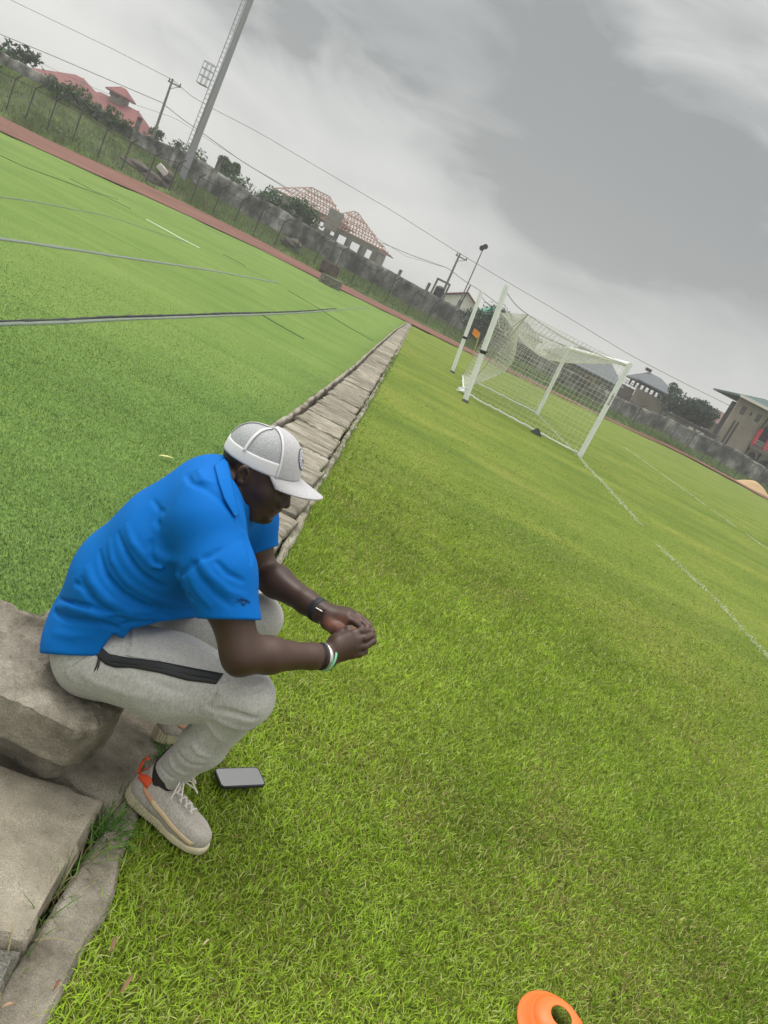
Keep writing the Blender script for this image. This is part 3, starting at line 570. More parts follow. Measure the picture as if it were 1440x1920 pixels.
# ============================================================ boundary wall (ruined on the left)
wo_ = thing('boundary_wall', 'long grey blockwork boundary wall, stained and overgrown, behind the chain link fence', 'wall', wb[130])
def wall_top(x, zt): return zt
nW = len(wb); xs = wb[:, 0]
zt = wt[:, 2] + .10*(vnoise(xs, 0*xs, 1.3, 91)-.5) + np.where(xs < -22, .35*(vnoise(xs, 0*xs, .7, 92)-.5)*np.round(vnoise(xs, xs*0, 1.2, 93)), 0)
G = []
for k in range(9):
    t_ = k/8; r_ = wb.copy(); r_[:, 2] = (wb[:, 2]-.3)*(1-t_)+zt*t_; r_[:, 1] -= .02*(vnoise(xs, xs*0+k, 2, 94)-.5); G.append(r_)
r_ = G[-1].copy(); r_[:, 1] += .22; G.append(r_); r2_ = r_.copy(); r2_[:, 2] = wb[:, 2]-.3; G.append(r2_)
V = np.concatenate(G); i = (np.arange(len(G)-1)[:, None]*nW+np.arange(nW-1)).ravel()
link('wall_panel', np_mesh('wall_panel', V, np.stack([i, i+1, i+nW+1, i+nW], 1)), M['wallc'], wo_)
x = -58.0
while x < 42:
    j = int(np.argmin(np.abs(xs-x))); z0 = wb[j, 2]-.3; z1 = zt[j]
    up = random.choice([0, .0, .25, .5, .9]) if x < -8 else (random.choice([.3, .7, .9]) if x < 4 else random.choice([0, 0, .05]))
    m_ = MB(); m_.box((x, wb[j, 1]-.06, (z0+z1+up)/2), (.26 if x < 6 else .22, .3, z1+up-z0)); m_.build('pillar', M['wallc'], wo_); x += random.uniform(2.6, 3.4) if x < 5 else 3.0

# ============================================================ floodlight mast, poles, cables
b = gy(333, 354, 59.5); p = b.copy(); mast = thing('floodlight_mast', 'tall tapered grey steel floodlight mast with a caged ladder, left of the picture', 'mast', b)
m_ = MB(); top = b+[.15, 0, 25]; m_.tube([b+[0, 0, -.5], b+(top-b)*.3, b+(top-b)*.65, top], [.27, .23, .18, .12], 16); m_.build('shaft', M['steel'], mast, True)
m_ = MB()
def lad(a, h0, h1, off):
    for s_ in (-.17, .17):
        m_.tube([a+[off+s_*.6, -.25+s_*.5, h0], a+[off+s_*.6+.1*(h1/20), -.25+s_*.5, h1]], .028, 5)
    z = h0
    while z < h1: m_.tube([a+[off-.1, -.33, z], a+[off+.1, -.17, z]], .02, 4); z += .33
    z = h0
    while z < h1: m_.tube([a+[off, -.25, z], a+[off+.35, 0, z]], .02, 4); z += 2.2
lad(b, 2.6, 24, -.30); m_.build('ladder', M['steel'], mast)
m_ = MB(); c0 = b+[-.95, -.15, 7.3]
for z in (0, .55, 1.05, 1.5):
    m_.tube([c0+[-.35, -.3, z], c0+[.35, -.3, z], c0+[.35, .3, z], c0+[-.35, .3, z], c0+[-.35, -.3, z]], .026, 5)
for sx in (-.35, 0, .35):
    for sy in (-.3, .3): m_.tube([c0+[sx, sy, 0], c0+[sx, sy, 1.5]], .022, 5)
m_.box(tuple(c0+[.0, 0, 0]), (.75, .6, .05)); m_.build('platform', M['steel'], mast)
m_ = MB(); m_.box(tuple(top+[0, 0, .6]), (4.0, .2, 2.2)); lh = m_.build('lamp_frame', M['steel'], mast)
for i_ in range(4):
    for k_ in range(2):
        m_ = MB(); m_.tube([top+[-1.5+i_, -.12, .1+k_*1.0], top+[-1.5+i_, -.45, -.05+k_*1.0]], [.22, .34], 12); m_.build('lamp', M['glass'], mast)
def utility(px0, px1, Y, label, hk=1.0):
    a = gy(*px0, Y); t_ = gy(*px1, Y); o = thing('utility_pole', label, 'pole', a); m_ = MB(); m_.tube([a+[0, 0, -1.5], t_], [.15, .10], 8); m_.build('shaft', M['pole'], o)
    m_ = MB(); m_.box(tuple(t_+[.3, 0, -.35]), (1.3, .1, .12)); m_.tube([t_+[.0, 0, -.9], t_+[.8, 0, -.4]], .03, 5); m_.build('crossarm', M['pole'], o)
    for s_ in (-.25, .85): m_ = MB(); m_.tube([t_+[s_, 0, -.3], t_+[s_, 0, -.05]], [.07, .05], 8); m_.build('insulator', M['glass'], o)
    return t_
u1 = utility((290, 250), (324, 148), 75, 'grey utility pole with crossarm left of the steel mast'); u2 = utility((833, 545), (863, 475), 85, 'grey utility pole with crossarm right of the black water tank')
a = gy(857, 580, 78); t_ = gy(908, 462, 78); o = thing('lamp_pole', 'thin leaning pole with round dark lamps at its top, right of the second utility pole', 'pole', a)
m_ = MB(); m_.tube([a+[0, 0, -1], t_], [.07, .05], 8); m_.build('shaft', M['pole'], o)
for d_ in ((.12, 0, .0), (-.12, 0, -.25)):
    m_ = MB(); c_ = t_+d_; m_.tube([c_+[0, -.25, 0], c_+[0, -.15, 0], c_+[0, .2, 0]], [.26, .24, .12], 10); m_.build('lamp', M['black'], o)
a = gy(860, 577, 76); t_ = gy(882, 535, 76); m_ = MB(); m_.tube([a+[0, 0, -1], t_], .07, 6); tag(m_.build('iron_post', M['fence']), 'short dark post right beside the thin lamp pole', 'post')
a = gy(772, 532, 76); t_ = gy(805, 490, 76)
def cable(pts, Y, r, label, sag=0.0, Ys=None):
    Q = [gy(*q, (Ys[i_] if Ys else Y)) for i_, q in enumerate(pts)]; Q = resample(np.array(Q), 40); m_ = MB(); m_.tube([tuple(q) for q in Q], r, 4)
    tag(m_.build('power_cable', M['cablem']), label, 'cable')
cable([(-60, -45), (20, 0), (120, 48), (220, 96), (324, 150), (367, 187), (483, 247), (600, 316), (730, 392), (863, 476), (950, 528), (1060, 592), (1185, 668), (1290, 722), (1400, 776)], 76, .022, 'highest power cable running over both utility poles to the right')
cable([(-60, 35), (0, 64), (100, 105), (200, 148), (303, 192), (340, 222), (378, 248), (450, 300), (535, 352)], 75, .030, 'dark cable sagging across the upper left sky below the highest one')
cable([(0, 78), (120, 140), (230, 188), (330, 222), (400, 268), (480, 318), (560, 364)], 76, .014, 'thin lower cable passing behind the steel mast')
cable([(715, 455), (770, 478), (840, 503), (870, 526), (905, 548), (960, 590), (1010, 628), (1060, 650)], 84, .028, 'cable dropping from the second utility pole behind the goal')
cable([(705, 445), (760, 480), (830, 500)], 88, .014, 'thin cable leaving the unfinished house to the right')

# ============================================================ goal
gB, gC, gA, gD = gz(1087, 855), gz(1007, 777), gz(872, 753), gz(848, 698)
tB = gy(1181, 682, gB[1]); tC = gy(1068, 652, gC[1]); tA = gy(951, 535, gA[1]); tD = gy(903, 547, gD[1])
goal = thing('football_goal', 'white football goal with a sagging pale net, standing on the lawn', 'goal', (gB+gC)/2)
for k_, (a, t_) in enumerate(((gB, tB), (gC, tC))):
    m_ = MB(); m_.tube([a+[0, 0, -.05], t_], .062, 18); o = m_.build('post', M['white'], goal, True)
m_ = MB(); dC = (tC-tB)/np.linalg.norm(tC-tB); m_.tube([tB-dC*.06-[0, 0, .03], tC+dC*.06-[0, 0, .03]], .06, 16); m_.build('crossbar', M['white'], goal, True)
for a, t_, lab in ((gA, tA, 'nearer tall white net pole with a black band, left of the goal'), (gD, tD, 'farther white net pole with a black band, beside the orange corner flag')):
    o = thing('net_pole', lab, 'pole', a); m_ = MB(); m_.tube([a+[0, 0, -.1], t_], .062, 18); m_.build('shaft', M['white'], o, True)
    q = a+(t_-a)*.43; m_ = MB(); m_.tube([q-(t_-a)*.008, q+(t_-a)*.02], .072, 14); m_.tube([q+[0, -.07, .02], q+[.10, -.09, .06]], .012, 5); m_.build('band', M['black'], o, True)
    m_ = MB(); m_.tube([a+[0, 0, -.02], a+[0, 0, .05]], [.09, .08], 14); m_.build('foot', M['rope'], o, True)
# dark stencilled marks on the near post, as small flat plates
mk = MB(); ax = (tB-gB)/np.linalg.norm(tB-gB); sd_ = np.cross(ax, [0, 1, 0]); sd_ /= np.linalg.norm(sd_)
def stroke(u0, v0, u1, v1):
    fr_ = lambda u_, v_: gB+ax*(1.34+u_)+sd_*v_+np.array([0, -math.sqrt(max(1e-6, .0635**2-v_**2)), 0])
    a, c_ = fr_(u0, v0), fr_(u1, v1); d_ = (c_-a); d_ /= np.linalg.norm(d_); w_ = np.cross(d_, [0, 1, 0])*.006; o_ = np.array([0, -.002, 0]); mk.prism([a-w_+o_, c_-w_+o_, c_+w_+o_, a+w_+o_], (0, -.0015, 0))
for k_, g_ in enumerate(('M', 'A', 'C', 'R', 'I')):
    u_ = k_*.062; segs = {'I': [(0, 0, .04, 0)], 'C': [(0, -.018, 0, .018), (0, -.018, .04, -.018), (.04, -.018, .04, .018)], 'R': [(0, -.018, .04, -.018), (.04, -.018, .04, .015), (.02, -.018, .02, .015), (.04, .015, .02, .015), (.02, 0, 0, .018)],
        'A': [(0, -.018, .04, 0), (.04, 0, 0, .018), (.014, -.012, .014, .012)], 'M': [(0, -.02, .04, -.018), (.04, -.018, .015, 0), (.015, 0, .04, .018), (.04, .018, 0, .02)]}[g_]
    for s_ in segs: stroke(u_+s_[0], s_[1], u_+s_[2], s_[3])
mk.build('stencil_marks', M['black'], goal)
# net
Et = gy(990, 590, 17.9); Gt = gy(936, 586, 25.0); gA2 = gz(868, 738); gD2 = gz(866, 706)
net = MB(); NR = .0042
def net_patch(c00, c10, c11, c01, nu, nv, sag=0.0, bulge=(0, 0, 0), seed=0, r=NR):
    c00, c10, c11, c01 = map(np.array, (c00, c10, c11, c01)); G = np.zeros((nu+1, nv+1, 3))
    for i_ in range(nu+1):
        for j_ in range(nv+1):
            u_, v_ = i_/nu, j_/nv; p_ = (c00*(1-u_)+c10*u_)*(1-v_)+(c01*(1-u_)+c11*u_)*v_; w_ = math.sin(math.pi*u_)*math.sin(math.pi*v_)
            G[i_, j_] = p_ + np.array(bulge)*w_ - np.array([0, 0, sag])*w_**.8 + RNG.normal(0, .006, 3)*min(1, w_*5)
    G[..., 2] = np.maximum(G[..., 2], .02)
    for i_ in range(nu+1): net.tube([tuple(q) for q in G[i_]], r, 3, False)
    for j_ in range(nv+1): net.tube([tuple(q) for q in G[:, j_]], r, 3, False)
    return G
net_patch(tB-[0, 0, .06], Et, Gt, tC-[0, 0, .06], 24, 58, .62)                    # roof: hangs in a belly
net_patch(gB+[-.05, 0, .03], gA2+[0, 0, .03], Et, tB-[0, 0, .06], 26, 20, 0, (0, .10, 0))   # near side
net_patch(gA2+[0, 0, .03], gD2+[0, 0, .03], Gt, Et, 56, 22, 0, (.75, 0, -.1))          # back
net_patch(gC+[-.05, 0, .03], gD2+[0, 0, .03], Gt, tC-[0, 0, .06], 24, 20, 0, (0, -.10, 0))
net.build('net', M['net'], goal)
m_ = MB()
def sagline(a, c_, s_, r, mb, n_=16): mb.tube([tuple(a*(1-k/n_)+c_*(k/n_)-np.array([0, 0, s_*math.sin(math.pi*k/n_)])) for k in range(n_+1)], r, 5)
sagline(tB-[0, 0, .05], Et, .10, .009, m_); sagline(Et, gA2+[0, 0, .05], -.0, .011, m_); sagline(Et, Gt, .5, .008, m_); sagline(Gt, gD2+[0, 0, .03], 0, .008, m_); sagline(tC, Gt, .05, .008, m_)
m_.build('edge_rope', M['netrope'], goal)
m_ = MB(); sagline(tA-[0, 0, .1], Et, .05, .008, m_); m_.build('guy_rope', M['rope'], goal); m_ = MB(); sagline(tD-[0, 0, .1], Gt, .05, .008, m_); m_.build('guy_rope', M['rope'], goal)
m_ = MB()
for a, c_ in ((gB, gA2), (gA2, gD2), (gD2, gC)): m_.tube([tuple(a*(1-k/30)+c_*(k/30)+np.array([RNG.normal(0, .012), RNG.normal(0, .02), .035+abs(RNG.normal(0, .012))])) for k in range(31)], .017, 5)
for k_ in range(12): c_ = gA2+[RNG.normal(-.03, .06), RNG.normal(.35, .35), .05]; m_.tube([c_, c_+[RNG.normal(0, .08), RNG.normal(0, .1), RNG.uniform(0, .1)], c_+[RNG.normal(0, .1), RNG.normal(0, .12), -.03]], .013, 4)
m_.build('net_hem', M['white'], goal)
# dark bundle at the net's foot
c_ = gz(1005, 814); m_ = MB(); ring = [(-.16, -.02, 0), (-.04, -.10, 0), (.12, -.06, 0), (.16, .05, 0), (0, .1, 0), (-.12, .07, 0)]
vt = [c_+np.array(q) for q in ring]+[c_+[-.05, 0, .13], c_+[.06, -.01, .09], c_+[.0, .02, .15]]
m_.add(vt, [(0, 1, 6), (1, 7, 6), (1, 2, 7), (2, 3, 7), (3, 4, 8), (3, 8, 7), (4, 5, 8), (5, 0, 6), (5, 6, 8), (6, 7, 8)]); o = m_.build('cloth_bundle', M['black']); tag(o, 'small dark cloth bundle at the foot of the near side of the goal net', 'bundle')
# corner flag
a = gz(893, 664); a = gy(893, 662, 40.0); a[2] = 0; t_ = gy(898, 628, 40.0); o = thing('corner_flag', 'small orange corner flag on a thin yellow pole between the two net poles', 'flag', a)
m_ = MB(); m_.tube([a+[-.05, 0, 0], t_+[0, 0, .12]], .03, 6); m_.build('pole', mat('yellow_pole', (.45, .42, .12), .6), o)
m_ = MB(); ring = [t_+[0, 0, .12], t_+[-.20, .02, .17], t_+[-.36, 0, .20], t_+[-.34, .02, -.10], t_+[-.18, .04, -.16], t_+[0, 0, -.20]]; m_.prism([tuple(q) for q in ring], (0, .02, 0)); m_.build('cloth', M['orange_cloth'], o)

# ============================================================ small things near the camera
# disc cone
def lathe(prof, n=64):
    m_ = MB(); v = []
    for r_, z_ in prof:
        for k in range(n): v.append((r_*math.cos(2*math.pi*k/n), r_*math.sin(2*math.pi*k/n), z_))
    m_.add(v, [(i_*n+k, i_*n+(k+1) % n, (i_+1)*n+(k+1) % n, (i_+1)*n+k) for i_ in range(len(prof)-1) for k in range(n)]); return m_
m_ = lathe([(.100, .0), (.1005, .004), (.098, .006), (.088, .012), (.078, .023), (.070, .034), (.069, .0345), (.0685, .0365), (.058, .046), (.046, .053), (.036, .056), (.030, .0565), (.0285, .055), (.030, .053), (.045, .050), (.057, .043), (.067, .033), (.076, .020), (.086, .009), (.097, .001), (.100, 0)])
cone = m_.build('disc_cone', M['orange'], None, True); cc_ = gz(1034, 1917, .03); cone.location = (cc_[0]+.01, cc_[1]-.005, .016); cone.rotation_euler = (R(7), R(-5), 0)
tag(cone, 'flat orange plastic disc cone with a round hole, lying in the grass', 'cone')
# phone lying face up
pc = [gz(*q, .035) for q in [(404, 1441), (483, 1441), (497, 1467), (420, 1469)]]
ctr = sum(pc)/4; ex = ((pc[1]-pc[0])+(pc[2]-pc[3]))/2; ex[2] = 0; ex /= np.linalg.norm(ex); ang = math.atan2(ex[1], ex[0])
def rrect(w, h, r, n=6):
    o = []
    for cx, cy, a0 in ((w/2-r, h/2-r, 0), (-w/2+r, h/2-r, 90), (-w/2+r, -h/2+r, 180), (w/2-r, -h/2+r, 270)):
        for k in range(n+1): a_ = R(a0+90*k/n); o.append((cx+r*math.cos(a_), cy+r*math.sin(a_)))
    return o
ph = thing('smartphone', 'dark smartphone lying face up in the grass, its glass reflecting the grey sky', 'phone', (ctr[0], ctr[1], .027)); ph.rotation_euler = (R(2.5), R(-1.5), ang)
def flat(ring, z0, z1, name, m, par):
    m_ = MB(); m_.prism([(x_, y_, z0) for x_, y_ in ring], (0, 0, z1-z0)); me = bpy.data.meshes.new(name); me.from_pydata(m_.v, [], m_.f); me.materials.append(m); o = bpy.data.objects.new(name, me); S.collection.objects.link(o); o.parent = par; return fix_normals(o)
flat(rrect(.152, .075, .013), -.004, .0035, 'case', M['black'], ph)
M['screen'] = mat('phone_glass', (.01, .01, .012), .06, spec=.9); M['screen'].node_tree.nodes['Principled BSDF'].inputs['Coat Weight'].default_value = 1.0
M['screen'].node_tree.nodes['Principled BSDF'].inputs['IOR'].default_value = 2.1
flat(rrect(.144, .067, .010), .0040, .0046, 'screen', M['screen'], ph)
# ============================================================ far things: rubble, sand, buildings, trees
def lump(name, c, r, m, label, cat, seed=0, sub=3, rough=.35, group=None):
    bm = bmesh.new(); bmesh.ops.create_icosphere(bm, subdivisions=sub, radius=1); rs = np.random.default_rng(seed); ph_ = rs.uniform(0, 9, 9)
    for v in bm.verts:
        p = v.co; k = 1+rough*(math.sin(3.1*p.x+ph_[0]+2*p.y)*.5+math.sin(4.7*p.y+ph_[1]-2*p.z)*.35+math.sin(8*p.z+ph_[2]+5*p.x)*.25)
        v.co = Vector((p.x*k*r[0], p.y*k*r[1], p.z*k*r[2]))+Vector(c)
    me = bpy.data.meshes.new(name); bm.to_mesh(me); bm.free(); o = link(name, me, m); return tag(o, label, cat, group)
for k, (q, off, r_, lab) in enumerate((((253, 312), 2.5, (1.3, .8, .45), 'dark earthy rock heap on the bank left of the steel mast'), ((285, 340), 2, (1.5, .8, .55), 'low brown rubble heap just left of the mast'), ((312, 330), 2, (.6, .5, .4), 'dark boulder beside the white tub near the mast'),
    ((545, 458), 2, (.8, .6, .5), 'brown mound in the weeds below the unfinished house'))):
    p = at_fence(*q, off); lump('rubble', p, r_, M['rock'], lab, 'rubble', 40+k)
p = at_fence(304, 325, 2); m_ = MB(); m_.box(tuple(p+[0, 0, .2]), (.9, .6, .45), .3, Matrix.Rotation(R(25), 3, 'Y')); tag(bevel(m_.build('tub', M['whitewall']), .08), 'broken white tub lying on the bank by the mast', 'tub')
p = at_fence(105, 245, 1.5); m_ = MB(); m_.box(tuple(p+[0, 0, .1]), (1.6, .7, .3), -.2, Matrix.Rotation(R(10), 3, 'Y')); tag(bevel(m_.build('concrete_lump', M['tan']), .08), 'pale broken slab by the fence on the far left', 'rubble')
p = gz(614, 531, .0); p = gz(617, 535, .1); m_ = MB(); m_.tube([p+[0, 0, -.1], p+[0, 0, .42]], .62, 24); tag(bevel(m_.build('manhole_ring', M['concrete_dark']), .03), 'round concrete ring at the edge of the red track', 'manhole')
p = at_fence(615, 512, -1.2); m_ = MB(); m_.box(tuple(p+[0, 0, .4]), (1.5, 1.0, .75), .15); tag(bevel(m_.build('brick_box', M['rock']), .04), 'low brick box standing by the fence behind the round concrete ring', 'box')
# sand
p = gz(1408, 917, .12); V = []; n = 40; 
gx, gy_ = np.meshgrid(np.linspace(-3.2, 3.4, n), np.linspace(-1.6, 1.6, n), indexing='ij'); h_ = 1.05*np.exp(-((gx+.2)/1.5)**2-((gy_)/.8)**2)*(1+.25*(fbm(gx, gy_, 1.5, 3)-.5))-.06
P_ = at_fence(1412, 922, -1.8); V = np.stack([gx+P_[0], gy_+P_[1], h_+P_[2]-.05], 2).reshape(-1, 3); k = np.arange(n*n).reshape(n, n)
tag(link('sand_heap', np_mesh('sand_heap', V, np.stack([k[:-1, :-1], k[1:, :-1], k[1:, 1:], k[:-1, 1:]], 2).reshape(-1, 4)), M['sand'], None, True), 'heap of yellow sand on the red track at the right edge', 'sand heap')

def hip(mb, x0, x1, y0, y1, ze, zr, ra, rb, eave=.0, ymid=None):     # ridge runs from x=ra to x=rb
    ym = (y0+y1)/2 if ymid is None else ymid; t_ = .18
    v = [(x0, y0, ze), (x1, y0, ze), (x1, y1, ze), (x0, y1, ze), (ra, ym, zr), (rb, ym, zr)]; v += [(a, b, c-t_) for a, b, c in v[:4]]
    mb.add(v, [(0, 1, 5, 4), (1, 2, 5), (2, 3, 4, 5), (3, 0, 4), (6, 7, 1, 0), (7, 8, 2, 1), (8, 9, 3, 2), (9, 6, 0, 3), (9, 8, 7, 6)])
def wall_open(name, x0, x1, y, z0, z1, holes, m, par, th=.3):
    """an upright wall facing -Y at depth y with real rectangular openings (hx0,hx1,hz0,hz1)"""
    xs_ = sorted({x0, x1, *[h[0] for h in holes], *[h[1] for h in holes]}); zs_ = sorted({z0, z1, *[h[2] for h in holes], *[h[3] for h in holes]}); m_ = MB()
    for a, b in zip(xs_[:-1], xs_[1:]):
        runs = []; 
        for c, d in zip(zs_[:-1], zs_[1:]):
            mx_, mz = (a+b)/2, (c+d)/2
            if any(h[0] < mx_ < h[1] and h[2] < mz < h[3] for h in holes): continue
            if runs and abs(runs[-1][1]-c) < 1e-6: runs[-1][1] = d
            else: runs.append([c, d])
        for c, d in runs: m_.box(((a+b)/2, y+th/2, (c+d)/2), (b-a, th, d-c))
    return m_.build(name, m, par)
def win(par, x0, x1, y, z0, z1, fm_=None, mull=1):
    m_ = MB(); m_.box(((x0+x1)/2, y+.14, (z0+z1)/2), (x1-x0-.02, .03, z1-z0-.02)); o = m_.build('window', M['glass'], par)
    if fm_:
        m_ = MB(); w = .09
        for a, b, c, d in ((x0, x1, z0, z0+w), (x0, x1, z1-w, z1), (x0, x0+w, z0+w, z1-w), (x1-w, x1, z0+w, z1-w)): m_.box(((a+b)/2, y+.03, (c+d)/2), (b-a, .12, d-c))
        for k in range(1, mull+1): xx = x0+(x1-x0)*k/(mull+1); m_.box((xx, y+.04, (z0+z1)/2), (.06, .08, z1-z0-2*w))
        m_.build('frame', fm_, o)
    return o
G_ = lambda px, py, Y: gy(px, py, Y)
# --- red roofed building, far left
Y = 110; o = thing('red_roof_house', 'house with faded red metal roofs and a small roof turret behind the ruined wall', 'house', G_(170, 200, Y)*[1, 1, 0])
m_ = MB(); m_.box((-66.5, Y+6, 2.2), (8.5, 7, 6)); m_.box((-59.5, Y+5, 1.9), (12, 7, 5)); m_.build('wall', M['brownwall'], o)
m_ = MB(); hip(m_, -72.5, -61.0, Y-1, Y+11, 4.9, 7.75, -67.5, -66.2); rf = m_.build('roof', M['redroof'], o)
m_ = MB(); hip(m_, -66.6, -52.4, Y-2.5, Y+9, 3.6, 7.1, -62.3, -56.3); m_.build('roof', M['redroof'], o)
m_ = MB(); m_.box((-59.5, Y+3.4, 7.3), (1.9, 1.9, 1.3)); m_.build('turret', M['brownwall'], o)
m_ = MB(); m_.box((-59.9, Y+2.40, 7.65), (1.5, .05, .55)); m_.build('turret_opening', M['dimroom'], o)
m_ = MB(); hip(m_, -61.1, -57.9, Y+1.8, Y+5, 7.95, 9.0, -59.9, -59.1); m_.build('turret_roof', M['redroof'], o)
for a_, b_2 in (((-66.2, Y+5, 7.78), (-63.4, Y+.2, 6.3)), ((-56.3, Y+3.2, 7.12), (-52.6, Y-2.3, 3.8))): m_ = MB(); m_.tube([a_, b_2], .09, 5); m_.build('ridge_cap', M['brownroof'], o)
# --- unfinished house with timber roof
Y = 110; o = thing('unfinished_house', 'unfinished blockwork house with a bare timber roof frame and open windows', 'house', (-24.5, Y, 0))
hl = []
for k, x in enumerate((-31.2, -29.4, -27.9, -25.9, -24.6)): hl.append((x, x+(.9 if k % 2 else 1.2), 3.95+.0, 5.2))
wall_open('wall', -32.2, -23.2, Y, -1, 5.9, hl+[(-31, -29.6, 1.0, 2.6), (-27.8, -26.4, 1.0, 2.6)], M['blockwork'], o)
wall_open('wall', -23.2, -16.9, Y-1.2, -1, 5.1, [(-22.8, -21.1, 3.0, 4.5), (-20.6, -18.9, 3.0, 4.5), (-18.3, -17.5, 3.0, 4.5), (-22.6, -21.2, .2, 1.9), (-20.0, -18.6, .2, 1.9)], M['blockwork'], o)
wall_open('wall', -32.2, -23.2, Y+8, 2.4, 5.9, [(h[0]+.1, h[1]+.15, 3.6, 5.2) for h in hl], M['blockwork'], o)
wall_open('wall', -23.2, -16.9, Y+8, 2.4, 5.1, [(-22.9, -21.0, 2.7, 4.7), (-20.5, -18.7, 2.7, 4.7), (-18.4, -17.3, 2.7, 4.7)], M['blockwork'], o)
m_ = MB(); m_.box((-24.5, Y+3.6, 2.25), (16.4, 10, .3)); m_.build('floor_slab', M['concrete_dark'], o)
m_ = MB(); m_.box((-23.9, Y-1.6, 5.7), (1.9, 1.2, 2.6)); m_.build('stair_tower', M['blockwork'], o)
for x in (-32.0, -16.95): m_ = MB(); m_.box((x, Y+3.9, 2.2), (.3, 8.1, 6.5 if x < -20 else 5)); m_.build('side_wall', M['blockwork'], o)
m_ = MB()
def truss(x0, x1, ra, rb, ze, zr, y0, y1, n_):
    ym = (y0+y1)/2; r_ = .055
    for k in range(n_+1):
        t_ = k/n_; x = x0+(x1-x0)*t_; tx = min(max(x, ra), rb)
        zz_ = ze+(zr-ze)*(1 if ra <= x <= rb else ((x-x0)/(ra-x0) if x < ra else (x1-x)/(x1-rb)))
        for ya in (y0, y1): m_.tube([(x, ya, ze), (x, ym+(ya-ym)*(1-(zz_-ze)/(zr-ze)), zz_)], r_, 4)
        m_.tube([(x, y0, ze), (x, y1, ze)], r_, 4)
        if k % 2: m_.tube([(x, (y0+ym)/2, ze), (x, ym, zz_)], r_*.8, 4)
    for f_ in (0, .25, .5, .75, 1):
        xa, xb = x0+(ra-x0)*f_, x1+(rb-x1)*f_; z = ze+(zr-ze)*f_; ya, yb = y0+(ym-y0)*f_, y1+(ym-y1)*f_
        m_.tube([(xa, ya, z), (xb, ya, z)], r_, 4); m_.tube([(xa, yb, z), (xb, yb, z)], r_, 4); m_.tube([(xa, ya, z), (xa, yb, z)], r_, 4); m_.tube([(xb, ya, z), (xb, yb, z)], r_, 4)
    m_.tube([(x0, y0, ze), (ra, ym, zr)], r_*1.3, 4); m_.tube([(x1, y0, ze), (rb, ym, zr)], r_*1.3, 4)
truss(-33.3, -22.6, -29.8, -27.0, 5.95, 8.6, Y-1, Y+9, 22); truss(-25.6, -15.9, -22.9, -22.2, 5.2, 8.3, Y-2.2, Y+8.8, 20); m_.build('roof_frame', M['timber'], o)
# --- white gabled house
Y = 92; o = thing('white_house', 'white gabled house with thin dark roof edge behind the wall left of the goal', 'house', (-3, Y, 0))
p1_, p2_, p3_ = G_(818, 556, Y), G_(877, 551, Y), G_(915, 606, Y); zb_ = -.5
m_ = MB(); m_.prism([(p1_[0]-.3, Y, zb_), (p1_[0]-.3, Y, p1_[2]), tuple(p2_), (p3_[0], Y, p3_[2]), (p3_[0], Y, zb_)], (0, 8, 0)); m_.build('wall', M['whitewall'], o)
m_ = MB(); q1, q2, q3 = np.array([p1_[0]-.6, Y-.4, p1_[2]-.05]), p2_+[0, -.4, .05], p3_+[.4, -.4, -.25]
m_.prism([tuple(q1), tuple(q2), tuple(q2+[0, 0, .16]), tuple(q1+[0, 0, .16])], (0, 8.8, 0)); m_.prism([tuple(q2), tuple(q3), tuple(q3+[0, 0, .16]), tuple(q2+[0, 0, .16])], (0, 8.8, 0)); m_.build('roof', M['redroof'], o)
Y = 90; p = G_(905, 596, Y); o = thing('green_roof_shed', 'small building with a bright green roof behind the nearer net pole', 'shed', (p[0], Y, 0))
m_ = MB(); m_.box((p[0]+1.3, Y+2, p[2]/2+.2), (3.2, 3.4, p[2]+1.0)); m_.build('wall', M['whitewall'], o); m_ = MB(); hip(m_, p[0]-.9, p[0]+3.4, Y-.6, Y+4.6, p[2]+.55, p[2]+1.9, p[0]+.6, p[0]+1.6); m_.build('roof', M['greenroof'], o)
# --- tank on its stand
Y = 84; a = G_(812, 552, Y); b = G_(829, 550, Y); o = thing('water_tank_stand', 'black water tank in an open concrete frame above the wall', 'water tank', (a[0], Y, 0)); m_ = MB()
ztop = G_(821, 522, Y)[2]; x0_, x1_ = a[0]-.3, a[0]+1.1
for sx in (x0_, x1_):
    for sy in (0, 1.2): m_.box((sx, Y+sy, (ztop-1)/2), (.13, .13, ztop+1))
m_.box(((x0_+x1_)/2, Y, ztop), (1.5, .14, .16)); m_.box(((x0_+x1_)/2, Y+1.2, ztop), (1.5, .14, .16)); m_.box(((x0_+x1_)/2, Y+.6, ztop-1.75), (1.5, 1.5, .12)); m_.build('frame', M['concrete_dark'], o)
cx_ = (x0_+x1_)/2; m_ = MB(); z_ = ztop-1.68; m_.tube([(cx_, Y+.6, z_), (cx_, Y+.6, z_+.95), (cx_, Y+.6, z_+1.15)], [.52, .52, .22], 16); m_.build('tank', M['tank'], o, False)
